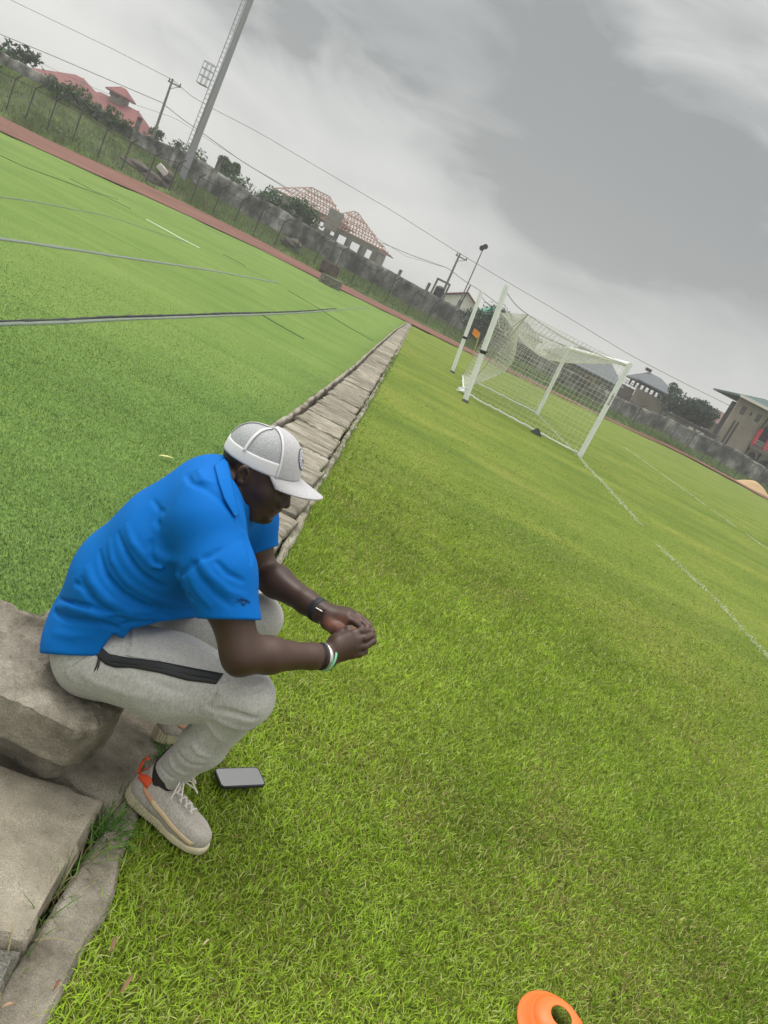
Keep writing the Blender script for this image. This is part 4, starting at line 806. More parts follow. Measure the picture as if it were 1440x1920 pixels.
# --- brown house behind the goal
Y = 92; a = G_(1040, 690, Y); o = thing('brown_house', 'brown rendered house with ornament panels and grey roof seen through the goal net', 'house', (14, Y, 0))
zt_ = 3.0; m_ = wall_open('wall', 9.0, 17.6, Y, -1, 3.0, [(12.2, 13.2, 1.2, 2.3), (15.6, 16.6, 1.4, 2.4)], M['brownwall'], o)
win(o, 12.2, 13.2, Y, 1.2, 2.3, M['whitewall']); win(o, 15.6, 16.6, Y, 1.4, 2.4, M['whitewall'])
m_ = MB(); m_.box((13.4, Y+4.2, 1.0), (8.2, 7.6, 3.9)); m_.build('body', M['brownwall'], o)
for x_ in (10.8, 14.2):
    m_ = MB(); m_.box((x_, Y-.03, 2.0), (1.5, .06, 1.3)); q = m_.build('ornament_panel', M['tan'], o)
    m_ = MB(); m_.tube([(x_+.42*math.cos(t_), Y-.08, 2.0+.42*math.sin(t_)) for t_ in np.linspace(0, 2*math.pi, 13)], .05, 4); m_.build('ornament', M['brownroof'], q)
m_ = MB(); hip(m_, 8.6, 18.0, Y-.8, Y+8.8, 3.1, 5.35, 12.2, 15.9); m_.build('roof', M['greyroof'], o)
Y = 104; o = thing('white_shed', 'white walled building with pale roof glimpsed through the goal net', 'shed', (7, Y, 0)); m_ = MB(); m_.box((4.6, Y+3, 1.7), (6.6, 5, 4.4)); m_.build('wall', M['whitewall'], o)
m_ = MB(); hip(m_, .8, 8.4, Y-.4, Y+6.4, 3.9, 5.3, 3.2, 5.6); m_.build('roof', M['greyroof'], o)
# --- house with the roof gallery
Y = 95; o = thing('gallery_house', 'brown house with an open top gallery under a grey hipped roof', 'house', (21.5, Y, 0))
wall_open('wall', 16.6, 20.0, Y, -1, 3.6, [(17.4, 18.4, 1.5, 2.4), (16.7, 17.1, 1.4, 2.4)], M['brownwall'], o); win(o, 17.4, 18.4, Y, 1.5, 2.4, M['whitewall']); win(o, 16.7, 17.1, Y, 1.4, 2.4, M['whitewall'])
wall_open('wall', 20.0, 24.8, Y-.6, -1, 3.95, [(21.5, 22.2, .2, 1.9), (22.5, 23.0, .2, 1.9)], M['beige'], o); win(o, 21.5, 22.2, Y-.6, .2, 1.9, M['whitewall'])
m_ = MB(); m_.box((20.7, Y+3.6, 1.0), (8.0, 6.4, 3.9)); m_.build('body', M['brownwall'], o)
for x_ in np.linspace(20.1, 24.7, 8):
    for y_ in (Y-.45, Y+5.4): m_ = MB(); m_.box((x_, y_, 4.35), (.22, .22, .8)); m_.build('gallery_column', M['greyroof'], o)
m_ = MB(); m_.box((22.4, Y+2.4, 4.78), (5.3, 6.6, .12)); m_.box((22.4, Y-.45, 4.12), (4.9, .12, .06)); m_.build('ring_beam', M['whitewall'], o)
m_ = MB(); hip(m_, 19.5, 25.4, Y-1.3, Y+6.6, 4.86, 6.25, 20.9, 22.6); m_.build('roof', M['greyroof'], o)
m_ = MB(); m_.box((20.7, Y+2.4, 6.45), (.7, .5, .35)); m_.build('ridge_vent', M['dimroom'], o)
m_ = MB()
for z_ in (3.9, 4.2): m_.tube([(16.6, Y-.05, z_), (20.0, Y-.05, z_)], .03, 4)
for x_ in np.linspace(16.6, 20, 6): m_.tube([(x_, Y-.05, 3.6), (x_, Y-.05, 4.2)], .03, 4)
m_.build('railing', M['pole'], o)
# --- brown roofed small house
Y = 120; o = thing('brown_roof_house', 'low house with a brown hipped roof beside the big beige building', 'house', (38.5, Y, 0))
m_ = MB(); m_.box((38.5, Y+3.5, 2.0), (6.4, 6, 6.0)); m_.build('wall', M['beige'], o)
for x_ in (36.4, 39.4): win(o, x_-.5, x_+.5, Y+.3, 3.0, 4.2, M['whitewall'])
m_ = MB(); hip(m_, 34.7, 42.0, Y-.6, Y+7.6, 5.2, 7.2, 37.2, 39.6); m_.build('roof', M['brownroof'], o)
# --- low outbuildings by the right wall
Y = 82; o = thing('outbuilding', 'low dark outbuilding with pale panels behind the right stretch of wall', 'shed', (25.4, Y, 0)); m_ = MB(); m_.box((24.6, Y+1.5, 1.4), (4.6, 3, 2.9)); m_.build('wall', M['brownwall'], o)
for x_, w_ in ((24.2, .5), (25.2, .9)): m_ = MB(); m_.box((x_, Y-.03, 2.25), (w_, .05, .7)); m_.build('panel', M['whitewall'], o)
m_ = MB(); m_.box((24.6, Y+1.4, 2.92), (5.0, 3.6, .12)); m_.build('roof', M['greyroof'], o)
# --- big beige building at the right edge
Y = 84; o = thing('beige_building', 'tall beige building with arches, red columns and a teal roof at the right edge', 'building', (32, Y, 0))
wall_open('wall', 27.6, 31.0, Y, -1, 7.6, [(28.25, 28.75, 6.0, 6.9), (30.0, 30.5, 6.0, 6.9), (29.25, 29.5, 6.3, 6.7)], M['beige'], o)
for x_, w_ in ((28.5, .5), (30.25, .5), (29.38, .25)): win(o, x_-w_/2, x_+w_/2, Y, 6.0 if w_ > .3 else 6.3, 6.9 if w_ > .3 else 6.7)
m_ = MB()
for x_ in (28.35, 28.75): m_.box((x_, Y-.05, 3.6), (.16, .1, 3.2))
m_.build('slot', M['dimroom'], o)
wall_open('wall', 31.0, 40, Y+1.5, -1, 7.6, [(31.6, 34.4, 4.6, 6.9), (31.6, 34.4, 1.0, 3.4), (35, 38, 4.6, 6.9), (35, 38, 1.0, 3.4)], M['beige'], o)
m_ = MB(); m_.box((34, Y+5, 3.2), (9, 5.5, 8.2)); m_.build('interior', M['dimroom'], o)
def arch(x0, x1, z0, z1, y):
    n_ = 14; top_ = []; xm, rx = (x0+x1)/2, (x1-x0)/2
    for k in range(n_+1): a_ = math.pi*k/n_; top_.append((xm-rx*math.cos(a_), y, z0+(z1-z0)*math.sin(a_)))
    m_ = MB()
    for a_, b_2 in zip(top_[:-1], top_[1:]): m_.prism([a_, b_2, (b_2[0], y, z1+.5), (a_[0], y, z1+.5)], (0, .3, 0))
    m_.build('arch', M['concrete_dark'], o)
for z_ in (2.3, 5.4):
    for x0_, x1_ in ((31.1, 32.2), (32.5, 36.2), (36.5, 40)): arch(x0_, x1_, z_, z_+.9, Y-.4)
m_ = MB(); m_.box((35.5, Y+.5, 3.55), (9.2, 2.2, .25)); m_.box((35.5, Y+.5, .35), (9.2, 2.2, .25)); m_.build('balcony_floor', M['concrete_dark'], o)
for x_ in (31.05, 32.35, 36.35):
    for z_ in (1.4, 4.7): m_ = MB(); m_.box((x_, Y-.35, z_), (.34, .34, 1.8)); m_.build('column', M['redpaint'] if x_ > 31.0 else M['beige'], o)
m_ = MB()
for z_ in (4.1, 4.4, .95): m_.tube([(31, Y-.5, z_), (40, Y-.5, z_)], .035, 5)
m_.build('handrail', M['steel'], o)
m_ = MB(); hip(m_, 27.3, 42, Y-1, Y+9, 7.7, 8.75, 31.2, 37); rf = m_.build('roof', M['tealroof'], o)
m_ = MB(); m_.box((34.5, Y-1.03, 7.6), (14.8, .06, .28)); m_.build('fascia', M['whitewall'], o)

# ------------------------------------------------------------ trees and bushes
def tree(name, c, w, h, label, n=900, trunk=True, seed=0, lsz=.16, col=(.045, .085, .03), cat='tree', flat=1.0, nb=9, open_=.0):
    rs = np.random.default_rng(seed); c = np.array(c, float); o = thing(name, label, cat, c)
    th = h*.35 if trunk else h*.1; m_ = MB(); m_.tube([c+[0, 0, -.4], c+[.03*h, 0, th], c+[0, 0, h*.7]], [.05*h*.6, .035*h*.6, .012*h], 7); cl = []
    for k in range(nb):
        a_ = rs.uniform(0, 2*math.pi); rr = math.sqrt(rs.uniform(.05, 1))*w*.38; z_ = th+(h-th)*rs.uniform(.15, .85); q = c+[rr*math.cos(a_), rr*math.sin(a_)*flat, z_]; cl.append((q, rs.uniform(.16, .30)*w))
        s_ = c+[0, 0, th*rs.uniform(.6, 1.3)]; m_.tube([s_, (s_+q)/2+[0, 0, .05*h], q], [.016*h, .012*h, .006*h], 5)
    m_.build('trunk', M['bark'], o)
    P = []; 
    for q, r_ in cl:
        k_ = int(n/nb); d_ = rs.normal(0, 1, (k_, 3)); d_ /= np.linalg.norm(d_, axis=1)[:, None]; P.append(q+d_*(r_*rs.uniform(.35, 1.08, (k_, 1))**.6)*[1, 1, .75])
    P = np.concatenate(P); n_ = len(P); nn_ = rs.normal(0, 1, (n_, 3)); nn_[:, 2] += .6; nn_ /= np.linalg.norm(nn_, axis=1)[:, None]; a = np.cross(nn_, rs.normal(0, 1, (n_, 3))); a /= np.linalg.norm(a, axis=1)[:, None]; b = np.cross(nn_, a)
    s_ = (lsz*rs.uniform(.6, 1.4, n_))[:, None]; V = np.stack([P-a*s_, P+b*s_*.45, P+a*s_, P-b*s_*.45], 1).reshape(-1, 3); i_ = np.arange(n_)[:, None]*4
    cc_ = np.array(col)*rs.uniform(.55, 1.7, (n_, 1)); me = np_mesh('crown', V, i_+np.arange(4)[None], np.repeat(cc_, 4, 0)); link('crown', me, M['leaf'], o)
T = lambda px, py, Y: gy(px, py, Y)
tree('bush', T(2, 152, 58), 4.0, 2.2, 'dense green bush at the upper left edge of the bank', 2600, False, 1, .20)
tree('tree', T(38, 138, 66), 3.0, 2.0, 'sparse dark broad-leaved tree against the sky at the far left', 260, True, 2, .24, (.03, .05, .025), nb=7)
tree('tree', T(418, 348, 84), 2.7, 2.6, 'round green treetop above the wall right of the mast', 1300, True, 4, .17)
tree('bush', T(440, 368, 80), 5.0, 1.5, 'low green bushes spreading along the wall top right of the round treetop', 1200, False, 5, .17, nb=10)
tree('bush', T(512, 412, 78), 4.6, 2.5, 'leafy bush over the wall left of the unfinished house', 2300, False, 6, .17, nb=14)
tree('bush', T(562, 430, 77), 3.4, 2.6, 'dark bush in front of the unfinished house windows', 1700, False, 7, .17, nb=12)
tree('bush', T(345, 300, 80), 5.0, 1.2, 'thin shrubs showing above the wall behind the mast', 700, False, 8, .16, nb=9)
tree('bush', T(285, 262, 78), 2.4, 1.0, 'small shrub at the foot of the left utility pole', 400, False, 9, .16, nb=6)
tree('bush', at_fence(898, 642, 3.0), 5.2, 3.4, 'dark leafy shrub between the wall and the corner flag', 3200, False, 10, .14, (.03, .055, .03), nb=16)
tree('tree', T(1260, 800, 88), 4.4, 3.5, 'rounded dark green tree right of the gallery house', 2600, True, 11, .17, (.035, .065, .04), nb=16)
tree('tree', T(1292, 815, 86), 3.4, 3.7, 'second rounded dark green tree, nearer the brown roofed house', 2400, True, 12, .17, (.04, .07, .042), nb=14)
tree('tree', T(1232, 782, 90), 2.2, 4.3, 'thin leaning tree against the gallery house corner', 900, True, 13, .16, (.05, .08, .04), nb=8)
for k, (q, w_, n_) in enumerate((((120, 178), 3.2, 520), ((140, 186), 2.6, 420), ((180, 210), 3.0, 480), ((215, 232), 2.6, 320))):
    p = at_fence(*q, WOFF+.5); tree('creeper', p+[0, 0, -.35], w_, 1.15, ('leafy creeper spilling over the ruined wall under the left red roof', 'small creeper on the wall top beside the leftmost one', 'creeper hanging over the wall below the roof turret', 'thin creeper on the wall under the right end of the red roof')[k], n_, False, 20+k, .15, (.05, .09, .03), cat='creeper', nb=8)
# ============================================================ organic surfaces: signed distance fields meshed with surface nets
A = lambda px, py, Y: gy(px, py, Y).astype(np.float64)
def smin(a, b, k):
    h = np.maximum(k-np.abs(a-b), 0)/k; return np.minimum(a, b)-h*h*k*.25
def smax(a, b, k): return -smin(-a, -b, k)
def rcone(p, a, b, ra, rb):
    ba = b-a; l2 = ba@ba; rr = ra-rb; a2 = l2-rr*rr; il2 = 1/l2
    pa = p-a; y = pa@ba; z = y-l2; x2 = ((pa*l2-y[:, None]*ba)**2).sum(1); y2 = y*y*l2; z2 = z*z*l2; k = np.sign(rr)*rr*rr*x2
    d = (np.sqrt(x2*a2*il2)+y*rr)*il2-ra
    c1 = np.sign(z)*a2*z2 > k; c2 = np.sign(y)*a2*y2 < k
    d = np.where(c2, np.sqrt(x2+y2)*il2-ra, d); return np.where(c1, np.sqrt(x2+z2)*il2-rb, d)
def chain(p, pts, rs, k=.02):
    d = None
    for i in range(len(pts)-1):
        e = rcone(p, np.asarray(pts[i], float), np.asarray(pts[i+1], float), rs[i], rs[i+1]); d = e if d is None else smin(d, e, k)
    return d
def ell(p, c, r, Rm=None):
    q = p-np.asarray(c); q = q@Rm if Rm is not None else q; r = np.asarray(r); k0 = np.sqrt(((q/r)**2).sum(1)); k1 = np.sqrt(((q/(r*r))**2).sum(1)); return k0*(k0-1)/np.maximum(k1, 1e-6)
def dseg(p, P):
    best = np.full(len(p), 9.0)
    for a, b in zip(P[:-1], P[1:]):
        ba = b-a; t = np.clip(((p-a)@ba)/(ba@ba), 0, 1); best = np.minimum(best, np.sqrt(((p-a-t[:, None]*ba)**2).sum(1)))
    return best
def march(f, px, py, t0=.7, off=0.0):
    """first hit of a sight line with the surface f"""
    d = ray(px, py); d = d/np.linalg.norm(d); t = t0
    for _ in range(160):
        q = CAM+d*t; e = float(f(q[None])[0])-off
        if e < 3e-4: return q
        t += max(e*.7, 4e-4)
        if t > 4: return None
    return q
def march_many(f, pts, off=0.0, t0=.9):
    D = np.array([ray(*q) for q in pts]); D /= np.linalg.norm(D, axis=1)[:, None]; t = np.full(len(D), t0); 
    for _ in range(120):
        e = f(CAM+D*t[:, None])-off; t = np.where((e > 2e-4) & (t < 3), t+np.maximum(e*.7, 2e-4), t)
    return CAM+D*t[:, None]
def net_mesh(f, lo, hi, h, m=4):
    lo, hi = np.array(lo, float), np.array(hi, float); n = np.ceil((hi-lo)/(h*m)).astype(int); H = h*m
    ii = np.stack(np.meshgrid(*[np.arange(k) for k in n], indexing='ij'), -1).reshape(-1, 3)
    dc = np.concatenate([f(lo+(b+.5)*H-h*.5) for b in np.array_split(ii, max(1, len(ii)//150000))])
    D = np.repeat(np.repeat(np.repeat(np.where(dc > 0, 1.0, -1.0).reshape(n).astype(np.float32), m, 0), m, 1), m, 2)
    act = ii[np.abs(dc) < H*1.35]
    o = np.stack(np.meshgrid(*[np.arange(m)]*3, indexing='ij'), -1).reshape(-1, 3)
    for blk in np.array_split(act, max(1, len(act)*m**3//250000)):
        g = (blk[:, None]*m+o[None]).reshape(-1, 3); D[g[:, 0], g[:, 1], g[:, 2]] = f(lo+g*h)
    Sg = D < 0; N_ = np.array(D.shape)-1
    c = [Sg[i:N_[0]+i, j:N_[1]+j, k:N_[2]+k] for i in (0, 1) for j in (0, 1) for k in (0, 1)]
    s_ = sum(x.astype(np.int8) for x in c); idx = np.argwhere((s_ > 0) & (s_ < 8)); acc = np.zeros((len(idx), 3)); cnt = np.zeros(len(idx))
    cor = [(i, j, k) for i in (0, 1) for j in (0, 1) for k in (0, 1)]
    for a in cor:
        for ax in range(3):
            if a[ax]: continue
            b = list(a); b[ax] = 1; d0 = D[idx[:, 0]+a[0], idx[:, 1]+a[1], idx[:, 2]+a[2]]; d1 = D[idx[:, 0]+b[0], idx[:, 1]+b[1], idx[:, 2]+b[2]]
            x = (d0 < 0) != (d1 < 0); t = np.where(x, d0/np.where(x, d0-d1, 1), 0); q = np.tile(np.array(a, float), (len(idx), 1)); q[:, ax] = t; acc += q*x[:, None]; cnt += x
    V = lo+(idx+acc/cnt[:, None])*h; vid = np.full(N_, -1, np.int64); vid[idx[:, 0], idx[:, 1], idx[:, 2]] = np.arange(len(idx)); Fs = []
    for ax in range(3):
        u, v = [(1, 2), (2, 0), (0, 1)][ax]; sl = [slice(1, N_[k]) for k in range(3)]; sl[ax] = slice(0, N_[ax]); a = Sg[tuple(sl)]; sl2 = list(sl); sl2[ax] = slice(1, N_[ax]+1); b = Sg[tuple(sl2)]
        e = np.argwhere(a != b); off = np.array([1, 1, 1]); off[ax] = 0; e = e+off; sg = Sg[e[:, 0], e[:, 1], e[:, 2]]
        def at(du, dv): q = e.copy(); q[:, u] -= du; q[:, v] -= dv; return vid[q[:, 0], q[:, 1], q[:, 2]]
        Q = np.stack([at(1, 1), at(0, 1), at(0, 0), at(1, 0)], 1); Fs.append(np.where(sg[:, None], Q, Q[:, ::-1]))
    Fq = np.concatenate(Fs); Fq = Fq[(Fq >= 0).all(1)]
    # light relaxation, which removes the grid terracing
    E1 = np.concatenate([Fq[:, [0, 1]], Fq[:, [1, 2]], Fq[:, [2, 3]], Fq[:, [3, 0]]])
    for lam in (.5, -.52, .5, -.52):
        sm = np.zeros_like(V); ct = np.zeros(len(V))
        for k in range(3): sm[:, k] = np.bincount(E1[:, 0], V[E1[:, 1], k], len(V))+np.bincount(E1[:, 1], V[E1[:, 0], k], len(V))
        ct = np.bincount(E1[:, 0], minlength=len(V))+np.bincount(E1[:, 1], minlength=len(V)); V = V+lam*(sm/np.maximum(ct, 1)[:, None]-V)
    return V, Fq
def bump_noise(p, sc, seed=0):
    return (vnoise(p[:, 0]+p[:, 2]*.7, p[:, 1]-p[:, 2]*.5, sc, seed)+vnoise(p[:, 2]+3, p[:, 0]*.6+p[:, 1]*.8, sc, seed+1))-1.0

# ------------------------------------------------------------ the seated man: joints
YM = 1.82
hipR, kneR, ankR = A(198, 1232, 1.715), A(462, 1307, 1.66), A(306, 1458, 1.735)
hipL, kneL, ankL = A(215, 1190, 1.92), A(484, 1160, 2.03), A(356, 1348, 2.03)
shoR, elbR, wriR = A(392, 992, 1.65), A(452, 1228, 1.58), A(612, 1231, 1.735)
shoL, elbL, wriL = A(462, 968, 2.00), A(482, 1066, 2.05), A(602, 1147, 1.905)
Tp = [A(203, 1222, YM), A(205, 1165, YM), A(258, 1082, YM), A(332, 1012, YM), A(386, 952, YM), A(415, 925, YM)]
def tors(p, grow=0.0, sq=1.38):
    q = p.copy(); q[:, 1] = (q[:, 1]-YM)/sq; P = [np.array([t[0], 0, t[2]]) for t in Tp]
    return chain(q, P, [.112+grow, .116+grow, .132+grow, .128+grow, .092+grow, .060+grow], .05)

# ---- trousers
calfR = kneR*.45+ankR*.55+np.array([.012, 0, 0]); calfL = kneL*.5+ankL*.5
thR = hipR*.5+kneR*.5+np.array([0, 0, -.005]); thL = hipL*.5+kneL*.5
cufR = kneR*.06+ankR*.94+np.array([.008, 0, .012])
def trousers0(p):
    d = chain(p, [hipR+[-.022, 0, .0], thR, kneR], [.110, .100, .070], .05)
    d = smin(d, chain(p, [kneR+[-.004, 0, -.004], calfR, cufR], [.066, .056, .047], .03), .022)
    e = chain(p, [hipL+[-.035, -.02, 0], thL, kneL], [.112, .100, .068], .05)
    e = smin(e, chain(p, [kneL, calfL, kneL*.08+ankL*.92], [.066, .060, .048], .03), .022)
    d = smin(d, e, .05); q = p.copy(); q[:, 1] = (q[:, 1]-YM)/1.35
    P = [np.array([t[0], 0, t[2]]) for t in Tp[:2]]; d = smin(d, rcone(q, P[0]+[.008, 0, .0], P[1], .110, .105), .05)
    seat = .268 + .002; d = smax(d, (seat-p[:, 2])*np.where(p[:, 0] < -.34, 1, 0)+np.where(p[:, 0] < -.34, 0, -1.0), .012)
    return d
def px_line(f, pts): 
    out = [march(f, *q) for q in pts]; return np.array([q for q in out if q is not None])
# creases traced on the cloth: (points, depth, width); negative = a valley
TRF = [([(416, 1288), (440, 1297), (470, 1297), (500, 1288), (515, 1280)], -.0075, .007), ([(398, 1332), (420, 1332), (450, 1340), (485, 1347), (508, 1345)], -.008, .009),
       ([(400, 1345), (425, 1358), (455, 1366), (480, 1363)], .006, .011), ([(386, 1352), (398, 1370), (420, 1392), (445, 1402)], .0045, .010), ([(345, 1400), (360, 1395), (372, 1412), (395, 1420)], .0055, .008), ([(330, 1398), (338, 1420), (360, 1436), (385, 1436)], -.006, .008),
       ([(318, 1410), (322, 1435), (345, 1452), (372, 1450)], .0055, .008), ([(300, 1432), (312, 1452), (335, 1463)], -.004, .006), ([(462, 1284), (490, 1270), (515, 1262)], -.003, .012), ([(392, 1330), (402, 1318), (410, 1300)], -.009, .007),
       ([(250, 1262), (290, 1280), (330, 1296), (372, 1300)], -.003, .014), ([(150, 1262), (190, 1285), (240, 1302), (300, 1312)], .003, .016), ([(240, 1176), (243, 1190), (240, 1205), (236, 1226)], -.007, .006), ([(246, 1172), (250, 1188), (250, 1215)], .005, .008),
       ([(300, 1200), (340, 1215), (380, 1225), (410, 1240)], -.003, .016), ([(130, 1240), (126, 1262), (140, 1282)], .003, .010)]
TRL = [(px_line(trousers0, p_), a_, w_) for p_, a_, w_ in TRF]
def dsegt(p, P):
    best = np.full(len(p), 9.0); tt = np.zeros(len(p)); n_ = len(P)-1
    for k, (a, b) in enumerate(zip(P[:-1], P[1:])):
        ba = b-a; t = np.clip(((p-a)@ba)/(ba@ba), 0, 1); x = np.sqrt(((p-a-t[:, None]*ba)**2).sum(1)); m_ = x < best; best = np.where(m_, x, best); tt = np.where(m_, (k+t)/n_, tt)
    return best, np.sin(np.pi*np.clip(tt, .0, 1))**.55
def folds(p, d, L_, cap=.03):
    near = np.abs(d) < cap
    if near.any():
        q = p[near]; e = d[near].copy()
        for P_, a_, w_ in L_:
            if len(P_) > 1:
                lo_, hi_ = P_.min(0)-3*w_, P_.max(0)+3*w_; s_ = ((q > lo_) & (q < hi_)).all(1)
                if s_.any(): x, tp_ = dsegt(q[s_], P_); e[s_] -= 1.25*a_*tp_*np.exp(-(x/(w_*.80))**2)
        d = d.copy(); d[near] = e
    return d
def trousers(p):
    d = trousers0(p); d = folds(p, d, TRL); near = np.abs(d) < .03
    d = d - np.where(near, .0022*bump_noise(p, 11, 3)+.0012*bump_noise(p, 26, 4), 0)
    ax = (cufR-calfR); ax /= np.linalg.norm(ax); t_ = (p-(cufR+ax*.028))@ax; leg = np.linalg.norm(p-cufR, axis=1) < .12; d = np.where(leg, smax(d, t_, .012), d)
    axl = ankL-calfL; axl /= np.linalg.norm(axl); cl_ = kneL*.08+ankL*.92; t_ = (p-(cl_+axl*.028))@axl; leg = np.linalg.norm(p-cl_, axis=1) < .12; return np.where(leg, smax(d, t_, .012), d)

# ---- shirt
r1_, r2_ = ray(368, 1160), ray(484, 1163); nc_ = np.cross(r1_, r2_); nc_ /= np.linalg.norm(nc_); nc_ = nc_ if nc_[2] < 0 else -nc_
slvR = A(432, 1170, 1.592); l1_, l2_ = ray(464, 1043), ray(502, 1030); ncl = np.cross(l1_, l2_); ncl /= np.linalg.norm(ncl); ncl = ncl if ncl[2] < 0 else -ncl
slvL = A(484, 1050, 2.035)
hm = [ray(88, 1226), ray(188, 1229), ray(213, 1192), ray(250, 1198), ray(340, 1160)]
def shirt0(p):
    d = tors(p, .012); q = p.copy(); q[:, 1] = (q[:, 1]-YM)/1.36
    pe = np.array([Tp[0][0]+.006, 0, Tp[0][2]]); d = smin(d, ell(q, pe, (.126, .130, .132)), .02)
    d = smin(d, rcone(p, hipR+[-.030, 0, -.01], hipR+[-.02, .02, .06], .122, .116), .04)
    bel = A(300, 1120, YM); d = smin(d, ell(p, bel, (.135, .155, .10)), .06)
    d = smin(d, chain(p, [A(388, 962, 1.74), shoR+[-.014, .02, .0], shoR*.55+slvR*.45, slvR], [.074, .080, .078, .070], .04), .045)
    d = smin(d, chain(p, [A(430, 955, 1.92), shoL, slvL], [.080, .080, .062], .04), .045)
    d = smin(d, chain(p, [A(392, 928, 1.70), A(400, 908, YM), A(434, 928, 1.95)], [.052, .058, .052], .04), .05)
    return d
SHF = [([(455, 1010), (400, 1040), (352, 1066), (338, 1082), (346, 1110), (358, 1138), (364, 1160)], -.0045, .009), ([(300, 952), (292, 975), (300, 990)], -.004, .010), ([(220, 995), (232, 1030), (262, 1075), (305, 1102), (350, 1118), (362, 1122)], -.0075, .009), ([(236, 980), (250, 1020), (288, 1062), (335, 1082), (345, 1084)], .0055, .010),
       ([(205, 1010), (212, 1052), (240, 1092), (290, 1122), (350, 1136)], .006, .009), ([(186, 1030), (196, 1075), (226, 1112), (275, 1138), (330, 1146)], -.0075, .009), ([(162, 1060), (175, 1095), (200, 1125), (245, 1148), (290, 1148)], .007, .012), ([(150, 1080), (160, 1110), (190, 1140), (235, 1158)], -.007, .009),
       ([(138, 1092), (150, 1098), (172, 1112)], -.008, .007), ([(100, 1145), (118, 1158), (150, 1165), (190, 1168), (225, 1180)], -.014, .008), ([(104, 1136), (130, 1138), (170, 1150), (205, 1160)], .010, .010), ([(110, 1122), (140, 1132), (170, 1138), (210, 1150)], -.008, .007),
       ([(180, 1158), (200, 1150), (240, 1152), (270, 1160), (300, 1158)], .006, .008), ([(225, 1172), (252, 1166), (290, 1163)], -.008, .006), ([(96, 1185), (130, 1192), (180, 1190)], .003, .014), ([(285, 935), (298, 955), (310, 962)], -.004, .008),
       ([(370, 880), (350, 890), (358, 905), (385, 915)], -.007, .008), ([(385, 872), (372, 885), (382, 900), (405, 908)], .006, .008), ([(360, 908), (400, 925), (440, 962), (458, 1000)], -.004, .012),
       ([(356, 1050), (372, 1080), (400, 1112), (440, 1142)], -.0055, .009), ([(370, 1045), (395, 1080), (430, 1110), (466, 1122)], .005, .010), ([(402, 1050), (425, 1075), (460, 1092)], -.005, .008), ([(352, 1075), (370, 1110), (398, 1142)], .004, .010),
       ([(275, 1030), (310, 1050), (345, 1055)], .004, .018), ([(282, 1010), (285, 1048), (296, 1078)], -.004, .010), ([(290, 1130), (300, 1150), (325, 1158)], -.007, .008), ([(455, 1000), (466, 1030), (470, 1062)], -.005, .007)]
SHL = [(px_line(shirt0, p_), a_, w_) for p_, a_, w_ in SHF]
def planes_hem(p):
    # the lower hem: back panel reaches lower than the front; a short vent between
    v = p-CAM
    def sd(a, b):
        n_ = np.cross(ray(*a), ray(*b)); n_ = n_/np.linalg.norm(n_); n_ = n_ if n_[2] < 0 else -n_; return v@n_
    backp = smax(sd((86, 1226), (188, 1230)), -sd((188, 1229), (214, 1190))*np.sign(1)*1.0, .001) if False else sd((86, 1226), (188, 1230))
    return backp
def shirt(p):
    d = shirt0(p); d = folds(p, d, SHL); near = np.abs(d) < .03; d = d-np.where(near, .0018*bump_noise(p, 8, 7)+.0008*bump_noise(p, 20, 9), 0)
    v = p-CAM
    u = (v@FW); X = 720+FPX*(v@RC)/u; Yp = 960-FPX*(v@UC)/u         # hem shape is read from above, then cut straight through the cloth
    hx = np.array([60, 88, 130, 186, 190, 206, 214, 222, 232, 245, 300, 345, 372, 420]); hy = np.array([1224, 1226, 1229, 1230, 1218, 1196, 1188, 1194, 1197, 1180, 1166, 1160, 1158, 1158])
    hem = (Yp-np.interp(X, hx, hy))*u/FPX*.9
    low = (p[:, 2] < .66) & (X < 366); d = np.where(low, smax(d, hem, .006), d)
    a = np.linalg.norm(p-slvR, axis=1) < .13; d = np.where(a & (X > 366), smax(d, (v@nc_)*1.0, .005), d)
    b = np.linalg.norm(p-slvL, axis=1) < .12; d = np.where(b & (p[:, 1] > 1.93) & (X > 440), smax(d, (v@ncl), .005), d)
    fr_ = (p[:, 1] > 1.66) & (X >= 366) & (X < 700) & (p[:, 2] < .60) & (p[:, 1] < 1.96); d = np.where(fr_, np.maximum(d, .60-p[:, 2]), d)
    nk = np.linalg.norm((p-A(454, 898, YM))*[1, .8, 1], axis=1)-.064; return smax(d, -nk, .010)

